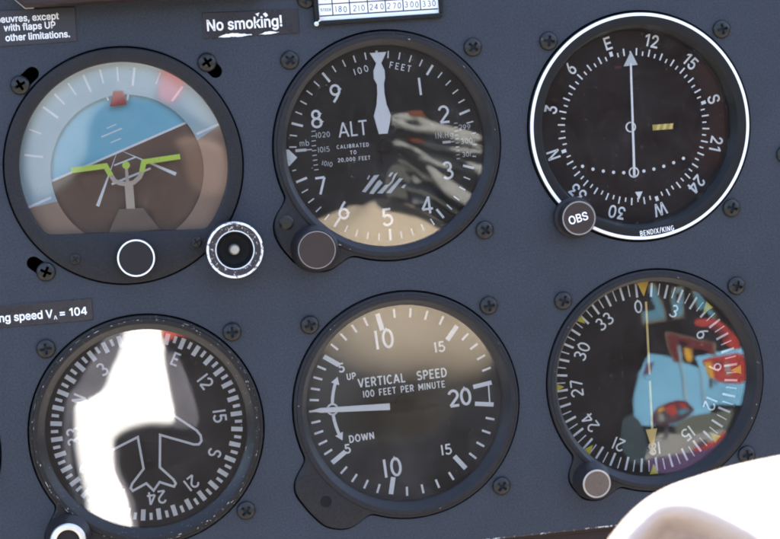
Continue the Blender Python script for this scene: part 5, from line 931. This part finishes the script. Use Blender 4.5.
# ------------------------------------------------------------------ what the glasses mirror: shapes added behind the camera for their mirror images
def padded(name, polys, y, depth, round_, parent=None):
    """soft pieces with rounded edges; faces the panel"""
    cu = bpy.data.curves.new(name, 'CURVE'); cu.dimensions = '2D'; cu.fill_mode = 'BOTH'; cu.extrude = depth; cu.bevel_depth = round_; cu.offset = -round_*.8; cu.bevel_resolution = 4
    for pts in polys:
        sp = cu.splines.new('POLY'); sp.points.add(len(pts)-1)
        for q, (px, pz) in zip(sp.points, pts): q.co = (px, pz, 0, 1)
        sp.use_cyclic_u = True
    o = bpy.data.objects.new('tmp', cu); COL.objects.link(o)
    dg = bpy.context.evaluated_depsgraph_get(); dg.update()
    me = bpy.data.meshes.new_from_object(o.evaluated_get(dg)); bpy.data.objects.remove(o, do_unlink=True); bpy.data.curves.remove(cu)
    for v in me.vertices:
        a, c, e = v.co; v.co = (a*MM, (y+e)*MM, c*MM)
    bm = bmesh.new(); bm.from_mesh(me); bmesh.ops.remove_doubles(bm, verts=bm.verts, dist=1e-6); bmesh.ops.recalc_face_normals(bm, faces=bm.faces); bm.to_mesh(me); bm.free()
    me.materials.clear()
    me.polygons.foreach_set('use_smooth', [True]*len(me.polygons)); me.set_sharp_from_angle(angle=rad(50))
    o = bpy.data.objects.new(name, me); COL.objects.link(o)
    if parent is not None: o.parent = parent
    return o
def cloth(name, m, polys, y, depth=2, round_=3, parent=None):
    o = padded(name, polys, y, depth, round_, parent); o.data.materials.append(M[m]); return o
def smooth_loop(pts, n=4):
    out = []; L = len(pts)
    for i in range(L):
        p0, p1, p2, p3 = (Vector(pts[(i+k) % L]) for k in (-1, 0, 1, 2))
        for j in range(n):
            f = j/n; out.append(tuple(0.5*((2*p1)+(-p0+p2)*f+(2*p0-5*p1+4*p2-p3)*f*f+(-p0+3*p1-3*p2+p3)*f**3)))
    return out

t = empty('white_shirt', 0, 0, 'sunlit white shirt mirrored in the heading indicator glass', 'shirt')
cloth('shirt_front', 'shirt', [smooth_loop([(-91, -128), (-69, -127), (-68, -151), (-69, -164), (-67, -187), (-66, -213), (-84, -213), (-99, -215), (-111, -221), (-114, -231), (-114, -249), (-109, -263), (-106, -277), (-106, -312), (-123, -305), (-137, -290), (-138, -266), (-141, -242), (-142, -218), (-139, -194), (-129, -190), (-117, -183), (-111, -171), (-103, -156)])], -760, 1, 6, t)
cloth('shirt_shadow_side', 'shirt_shadow', [smooth_loop([(-97, -135), (-67, -130), (-60, -156), (-50, -190), (-47, -219), (-66, -220), (-83, -216), (-99, -219), (-108, -227), (-111, -246), (-105, -264), (-101, -279), (-103, -310), (-131, -300), (-147, -284), (-146, -266), (-152, -242), (-151, -218), (-146, -190), (-136, -178), (-128, -166), (-119, -154), (-111, -142)])], -768, 1, 5, t)  # dim layer behind the shirt stands in for its shaded side
cloth('shirt_collar', 'salmon', [smooth_loop([(-69, -131), (-46, -136), (-46, -147), (-56, -145), (-64, -148), (-69, -143)])], -757, 2, 1.5, t)

def tan_shape():
    b = MB(); nu, nv = 64, 40; vs = []; fs = []
    for i in range(nv+1):
        th = math.pi*i/nv
        for j in range(nu):
            ph = 2*math.pi*j/nu; k = 1+.05*sin(3*ph+2)*sin(th)+.03*sin(7*th+ph)+.025*sin(5*ph-4*th)*sin(th)
            vs.append((116+94*k*sin(th)*cos(ph), -840+108*k*sin(th)*sin(ph), -158+100*k*cos(th)))
    for i in range(nv):
        for j in range(nu):
            a = i*nu+j; c = i*nu+(j+1) % nu; fs.append([a, c, c+nu, a+nu][::-1])
    b.add(vs, fs); o = b.build('tan_mirror_shape', M['tan'], smooth=180)  # rounded form added for the tan reflection in two glasses
    tag(o, 'rounded tan shape mirrored in the altimeter and vertical speed glasses', 'bundle')
tan_shape()

t = empty('parachute_harness', 0, 0, 'tangle of pale harness straps mirrored on the right half of the altimeter glass', 'harness')
for pts in ([(131, 12), (146, 13), (169, 3), (200, -7), (200, -13), (169, -4), (145, 6)], [(130, -8), (140, -8), (160, -17), (184, -25), (203, -35), (203, -42), (179, -33), (155, -26), (135, -14)],
            [(155, -29), (174, -43), (190, -56), (194, -65), (185, -64), (166, -50)], [(137, 10), (149, -2), (168, -14), (199, -20), (199, -23), (164, -17), (143, -5)]):
    cloth('strap', 'strap', [smooth_loop(pts, 3)], -800+random.uniform(-6, 6), 1, 1.2, t)
for n in range(11):
    a0 = random.uniform(0, 1); x0 = 128+random.uniform(0, 22); z0 = 12-58*a0; L_ = random.uniform(35, 70); sl = random.uniform(-.55, -.12)-.25*a0; wd = random.uniform(1.2, 3.6)
    pts = [(x0+L_*i/5, z0+L_*i/5*sl+2.2*sin(i*1.3+n)) for i in range(6)]
    cloth('strap', ('strap', 'strap_grey', 'strap_grey')[n % 3], [smooth_loop([(p, q+wd*(.3+.7*sin(.5+i*.5))) for i, (p, q) in enumerate(pts)]+[(p, q-wd*.4) for p, q in pts[::-1]], 3)], -806+1.5*n, .6, .5, t)
for pts in ([(142, 15), (154, 15), (158, 10), (147, 10)], [(139, -4), (152, -5), (155, -11), (145, -10)]): cloth('buckle', 'orange', [pts], -795, 1, .6, t)
cloth('back_pad', 'strap_blue', [[(141, -42), (163, -42), (163, -58), (143, -60)]], -804, 2, 1, t)
cloth('pale_flap', 'strap', [[(143, -34), (158, -38), (161, -42), (145, -43)]], -798, 1, .6, t)
cloth('grey_flap', 'strap_grey', [smooth_loop([(130, -27), (144, -34), (142, -53), (130, -59), (121, -47)])], -808, 2, 1, t)
cloth('brown_flap', 'strap_grey', [smooth_loop([(156, -40), (178, -48), (193, -68), (172, -70), (163, -62)])], -808, 2, 1, t)

t = empty('parachute_poster', 0, 0, 'black sheet with parachute pictures and blue and red letters mirrored in the compass card dial', 'poster')
Y = -820
cloth('sheet', 'print_black', [[(232, -112), (470, -120), (470, -335), (232, -330)]], Y-1.5, .6, .3, t)
def print_on(name, mats, items):
    b = MB()
    for lvl, mi, pts in items:
        p = ccw(pts)[::-1]; b.add([(a, Y+.1*lvl, c) for a, c in p], [list(range(len(p)))], mi)
    return b.build(name, [M[m] for m in mats], t, smooth=0)
def inset(pts, k):
    cx = sum(p[0] for p in pts)/len(pts); cz = sum(p[1] for p in pts)/len(pts); return [(cx+(a-cx)*k, cz+(c-cz)*k) for a, c in pts]
ART = dict(
    blue1=[(334.2, -168.0), (341.9, -167.6), (347.4, -167.0), (342.5, -152.2), (342.5, -144.5), (348.0, -144.3), (350.9, -155.2), (355.6, -167.7), (355.9, -176.8), (334.9, -177.6)],
    blue2=[(360.7, -158.2), (362.7, -149.1), (372.7, -148.7), (371.5, -175.1), (362.3, -176.1)],
    blue2h=[(364.1, -161.9), (365.6, -153.1), (369.7, -152.8), (368.8, -161.2)],
    blue3=[(380.0, -152.9), (383.9, -152.3), (392.3, -165.0), (400.3, -176.2), (397.4, -179.7), (389.3, -169.6), (383.5, -170.4)],
    redtop=[(380.8, -180.0), (383.3, -177.5), (400.1, -179.9), (410.0, -188.2), (418.5, -199.0), (417.8, -206.7), (407.9, -202.9), (399.5, -190.5), (391.0, -185.8), (382.0, -183.2)],
    red1=[(353.8, -187.5), (356.7, -186.2), (398.4, -199.8), (397.3, -210.8), (389.8, -205.7), (376.9, -202.2), (376.3, -208.8), (368.0, -202.7), (365.0, -198.5), (365.8, -214.5), (359.6, -211.7), (355.8, -199.8)],
    redhole=[(364.8, -194.0), (372.9, -196.5), (372.6, -201.4), (366.8, -199.1)],
    sky1=[(338.7, -203.1), (354.9, -206.8), (366.0, -212.3), (382.9, -219.7), (388.2, -231.8), (390.3, -248.7), (389.5, -269.9), (339.7, -265.0), (322.5, -263.3), (322.6, -241.0), (329.0, -219.5)],
    sky2=[(378.9, -210.0), (398.4, -207.3), (422.1, -205.5), (425.1, -224.1), (421.4, -255.1), (390.1, -252.1), (384.9, -224.8)],
    can=[(385.6, -213.3), (398.2, -211.3), (421.7, -211.7), (422.6, -234.2), (404.1, -234.2), (396.0, -230.8), (388.8, -220.7)],
    cany1=[(386.9, -215.6), (392.9, -214.8), (394.3, -222.3), (388.7, -223.4)],
    cany2=[(387.8, -222.4), (394.2, -223.4), (394.3, -229.7), (390.6, -228.9)],
    canw=[(404.7, -217.7), (409.8, -217.8), (409.2, -227.1), (405.9, -228.1)],
    canb=[(395.6, -216.0), (403.0, -215.4), (401.8, -219.7), (396.7, -220.1)],
    fig=[(389.6, -230.1), (392.5, -229.1), (393.7, -231.4), (392.0, -237.1), (389.6, -237.7), (390.8, -233.8)],
    fig2=[(394.6, -232.0), (396.0, -231.2), (396.7, -234.4), (395.0, -236.0)],
    yel=[(369.7, -203.3), (372.6, -201.4), (376.7, -208.9), (374.6, -213.6), (371.1, -211.5)],
    yel2=[(374.0, -202.0), (376.6, -203.1), (377.4, -205.4), (375.6, -205.2)],
    st1=[(364.6, -198.4), (366.4, -199.0), (370.7, -246.8), (367.5, -246.5)],
    st2=[(382.1, -217.8), (383.5, -218.4), (386.0, -251.7), (383.7, -251.5)],
    field=[(356.4, -269.5), (363.1, -263.6), (373.8, -259.6), (395.8, -259.2), (409.5, -257.5), (405.6, -269.9), (400.6, -275.0), (379.0, -275.9), (363.4, -274.8)],
    pale=[(331.4, -287.8), (342.7, -272.7), (358.3, -273.8), (379.0, -275.9), (400.6, -274.5), (399.2, -280.9), (383.9, -290.6), (362.2, -294.0), (343.8, -296.7), (330.9, -294.1)],
    violet=[(332.5, -293.5), (344.1, -292.2), (365.0, -291.2), (384.1, -287.1), (402.6, -277.2), (406.2, -282.7), (383.1, -303.3), (353.5, -307.4), (334.5, -303.4)],
    rbit=[(370.9, -288.3), (378.4, -285.5), (390.6, -283.6), (400.0, -275.9), (402.4, -279.2), (389.8, -288.2), (374.4, -291.2)],
    kbit=[(374.8, -285.1), (380.2, -281.6), (385.5, -281.6), (384.2, -285.0), (377.2, -287.9)],
    wbit=[(368.8, -279.9), (374.3, -276.9), (375.5, -282.1), (371.1, -284.7)],
    cn_o=[(338.0, -257.6), (340.9, -251.8), (347.4, -247.9), (354.8, -246.0), (362.2, -245.0), (369.3, -248.0), (374.7, -253.1), (374.0, -256.5), (365.9, -259.8), (358.5, -262.6), (349.9, -265.3), (341.7, -264.0), (338.3, -261.1)],
    cn_b=[(339.0, -258.2), (344.0, -253.1), (357.2, -250.3), (367.5, -251.3), (373.1, -253.9), (372.4, -255.9), (364.4, -258.6), (356.4, -261.4), (349.5, -264.0), (342.3, -263.0)],
    cn_r=[(348.8, -250.5), (357.3, -248.3), (361.1, -253.8), (356.6, -259.4), (352.1, -255.9)],
    cn_r2=[(362.1, -246.7), (367.6, -249.3), (368.9, -253.5), (364.3, -252.5)],
    cn_y=[(343.0, -252.0), (348.4, -249.5), (349.3, -251.6), (343.9, -254.6)],
    cn_bl=[(359.4, -255.1), (366.4, -252.7), (371.5, -254.8), (364.5, -258.1)],
    cn_w=[(343.8, -256.6), (346.9, -255.4), (348.6, -261.6), (344.5, -261.7)],
    ln1=[(341.2, -263.4), (342.0, -263.5), (349.8, -268.4), (349.2, -268.8)],
    ln2=[(373.0, -255.9), (373.4, -256.5), (350.8, -269.0), (350.0, -268.4)],
    ln3=[(353.6, -264.7), (354.4, -264.5), (350.5, -268.7), (349.7, -268.6)],
    jump=[(348.2, -267.7), (350.9, -267.4), (351.7, -270.1), (350.5, -273.0), (351.4, -275.6), (349.3, -274.9), (347.6, -277.3), (346.1, -276.6), (347.9, -273.2)],
    sky3=[(314.4, -255.4), (327.3, -260.1), (333.1, -291.6), (318.8, -295.3), (309.4, -278.0)],
    sheetdark=[(336.4, -211.3), (343.2, -210.8), (338.1, -220.3), (331.1, -221.9)],
)
def art(lvl, mi, *names): return [(lvl+.4*q, mi, ART[n]) for q, n in enumerate(names)]
def sm(lvl, mi, n, k=3): return [(lvl, mi, smooth_loop(ART[n], k))]
print_on('sky_picture', ['print_sky', 'print_field', 'print_ground', 'print_violet', 'print_red', 'ink', 'print_pale', 'print_dusk'], art(0, 0, 'sky1', 'sky2')+sm(1, 7, 'sky3')+sm(2, 1, 'field')+sm(3, 2, 'pale')+sm(4, 3, 'violet')+art(5, 4, 'rbit')+art(6, 5, 'kbit')+art(6, 2, 'wbit')+art(7, 6, 'st1', 'st2')+art(1.2, 3, 'sheetdark'))
print_on('blue_letter', ['print_edge', 'print_blue', 'print_black'], [q for n in ('blue1', 'blue2', 'blue3') for q in ((0, 0, ART[n]), (1, 1, inset(ART[n], .86)))]+art(2, 0, 'blue2h')+[(3, 2, inset(ART['blue2h'], .8))])
print_on('red_letter', ['print_edge', 'print_darkred', 'print_black', 'print_yellow'], [(2, 0, ART['red1']), (3, 1, inset(ART['red1'], .92))]+art(4, 2, 'redhole')+sm(5, 3, 'yel')+art(5.5, 3, 'yel2'))
print_on('red_picture', ['print_red', 'print_darkred'], sm(3, 0, 'redtop')+[(4, 1, inset(smooth_loop(ART['redtop']), .5))])
print_on('large_parachute', ['print_red', 'print_yellow', 'ink', 'print_ground', 'print_darkred'], sm(3, 0, 'can')+art(4, 1, 'cany1', 'cany2')+art(4, 3, 'canw')+art(4, 4, 'canb')+art(5, 2, 'fig', 'fig2'))
print_on('small_parachute', ['print_yellow', 'ink', 'print_red', 'print_blue', 'print_ground', 'print_darkred'], sm(8, 5, 'cn_o')+sm(9, 1, 'cn_b')+art(10, 2, 'cn_r', 'cn_r2')+art(10, 0, 'cn_y')+art(11, 3, 'cn_bl')+art(11, 4, 'cn_w')+art(8, 1, 'ln1', 'ln2', 'ln3')+art(12, 1, 'jump'))

t = empty('glare_shape', 0, 0, 'pale shape added for the whitish glare mirrored over the attitude indicator', 'cloth')  # added out of view to give the attitude glass its pale glare
cloth('glare_band', 'glare_pale', [smooth_loop([(-161, -8), (-150, 37), (-121, 64), (-82, 72), (-49, 63), (-13, 36), (-6, 13), (-20, 11), (-33, 22), (-51, 33), (-81, 38), (-101, 32), (-112, 18), (-116, -4), (-131, -22), (-152, -32)])], -762, 2, 6, t)
cloth('red_tab', 'salmon', [smooth_loop([(-50, 62), (-37, 53), (-39, 40), (-47, 34), (-55, 38), (-56, 45)])], -752, 1, 1, t)
o = cloth('skin_shape', 'skin_tan', [smooth_loop([(-45, 5), (-27, 6), (-11, -4), (-9, -35), (-27, -42), (-39, -29), (-43, -9)])], -766, 2, 6)
tag(o, 'flesh coloured shape mirrored on the right of the attitude indicator', 'skin shape')  # flesh-toned shape added for its mirror image, taken for a bare arm

o = cloth('red_glow_blob', 'blob_red', [smooth_loop([(415, 30), (444, 32), (462, -22), (440, -60), (408, -50), (424, -11)])], -900, 4, 9)
tag(o, 'dark red added blob mirrored faintly at the right of the white ringed dial', 'blob')  # reflection blob added for the reddish glow in the course dial

# dark backdrop added out of view so the glasses mirror black
b = MB(); b.box(-480, 950, -760, 330, -1540, -1500); o = b.build('dark_backdrop', M['backdrop']); o['kind'] = 'structure'

b = MB(); b.add([(-3000, -4500, -960), (3000, -4500, -960), (3000, -60, -960), (-3000, -60, -960), (-3000, -4500, -1000), (3000, -4500, -1000), (3000, -60, -1000), (-3000, -60, -1000)], [[0, 1, 2, 3], [7, 6, 5, 4], [0, 4, 5, 1], [1, 5, 6, 2], [2, 6, 7, 3], [3, 7, 4, 0]])
o = b.build('bounce_plane', M['bounce_grey'], smooth=0); o['kind'] = 'structure'  # unseen plane added to bounce sunlight onto the panel front

# ------------------------------------------------------------------ camera, light
cam = bpy.data.cameras.new('camera'); co = bpy.data.objects.new('camera', cam); COL.objects.link(co); S.camera = co
yaw, pitch, roll = 0.1506, -0.0814, -0.0742
f = Vector((sin(yaw)*cos(pitch), cos(yaw)*cos(pitch), sin(pitch))); r = Vector((cos(yaw), -sin(yaw), 0)); u = r.cross(f)
r2 = cos(roll)*r+sin(roll)*u; u2 = -sin(roll)*r+cos(roll)*u
co.matrix_world = Matrix(((r2.x, u2.x, -f.x, -0.101155), (r2.y, u2.y, -f.y, -0.650), (r2.z, u2.z, -f.z, 0.0090193), (0, 0, 0, 1)))
cam.sensor_width = 36; cam.lens = 1821.53/780*36; cam.dof.use_dof = True; cam.dof.focus_distance = 0.665; cam.dof.aperture_fstop = 32; cam.clip_start = 0.01; cam.clip_end = 50

to_sun = Vector((0.28, 0.52, 0.80)).normalized()
sd = bpy.data.lights.new('sun', 'SUN'); so = bpy.data.objects.new('sun', sd); COL.objects.link(so)
sd.energy = 5.0; sd.angle = rad(0.5); sd.color = (1, .96, .90)
so.rotation_euler = to_sun.to_track_quat('Z', 'Y').to_euler()
w = bpy.data.worlds.new('World'); S.world = w; w.use_nodes = True
nt = w.node_tree; bg = nt.nodes['Background']
sky = nt.nodes.new('ShaderNodeTexSky'); sky.sky_type = 'NISHITA'; sky.sun_disc = False; sky.dust_density = 4.0; sky.air_density = 0.8
sky.sun_elevation = math.asin(to_sun.z); sky.sun_rotation = math.atan2(to_sun.x, to_sun.y)
nt.links.new(sky.outputs[0], bg.inputs[0]); bg.inputs[1].default_value = 0.080

S.view_settings.view_transform = 'Standard'; S.view_settings.look = 'None'; S.view_settings.gamma = 1
S.view_settings.exposure = 3.88
S.cycles.max_bounces = 10; S.cycles.transparent_max_bounces = 16; S.cycles.caustics_reflective = False; S.cycles.caustics_refractive = False
S.cycles.sample_clamp_indirect = 8
S.cycles.filter_width = 1.9
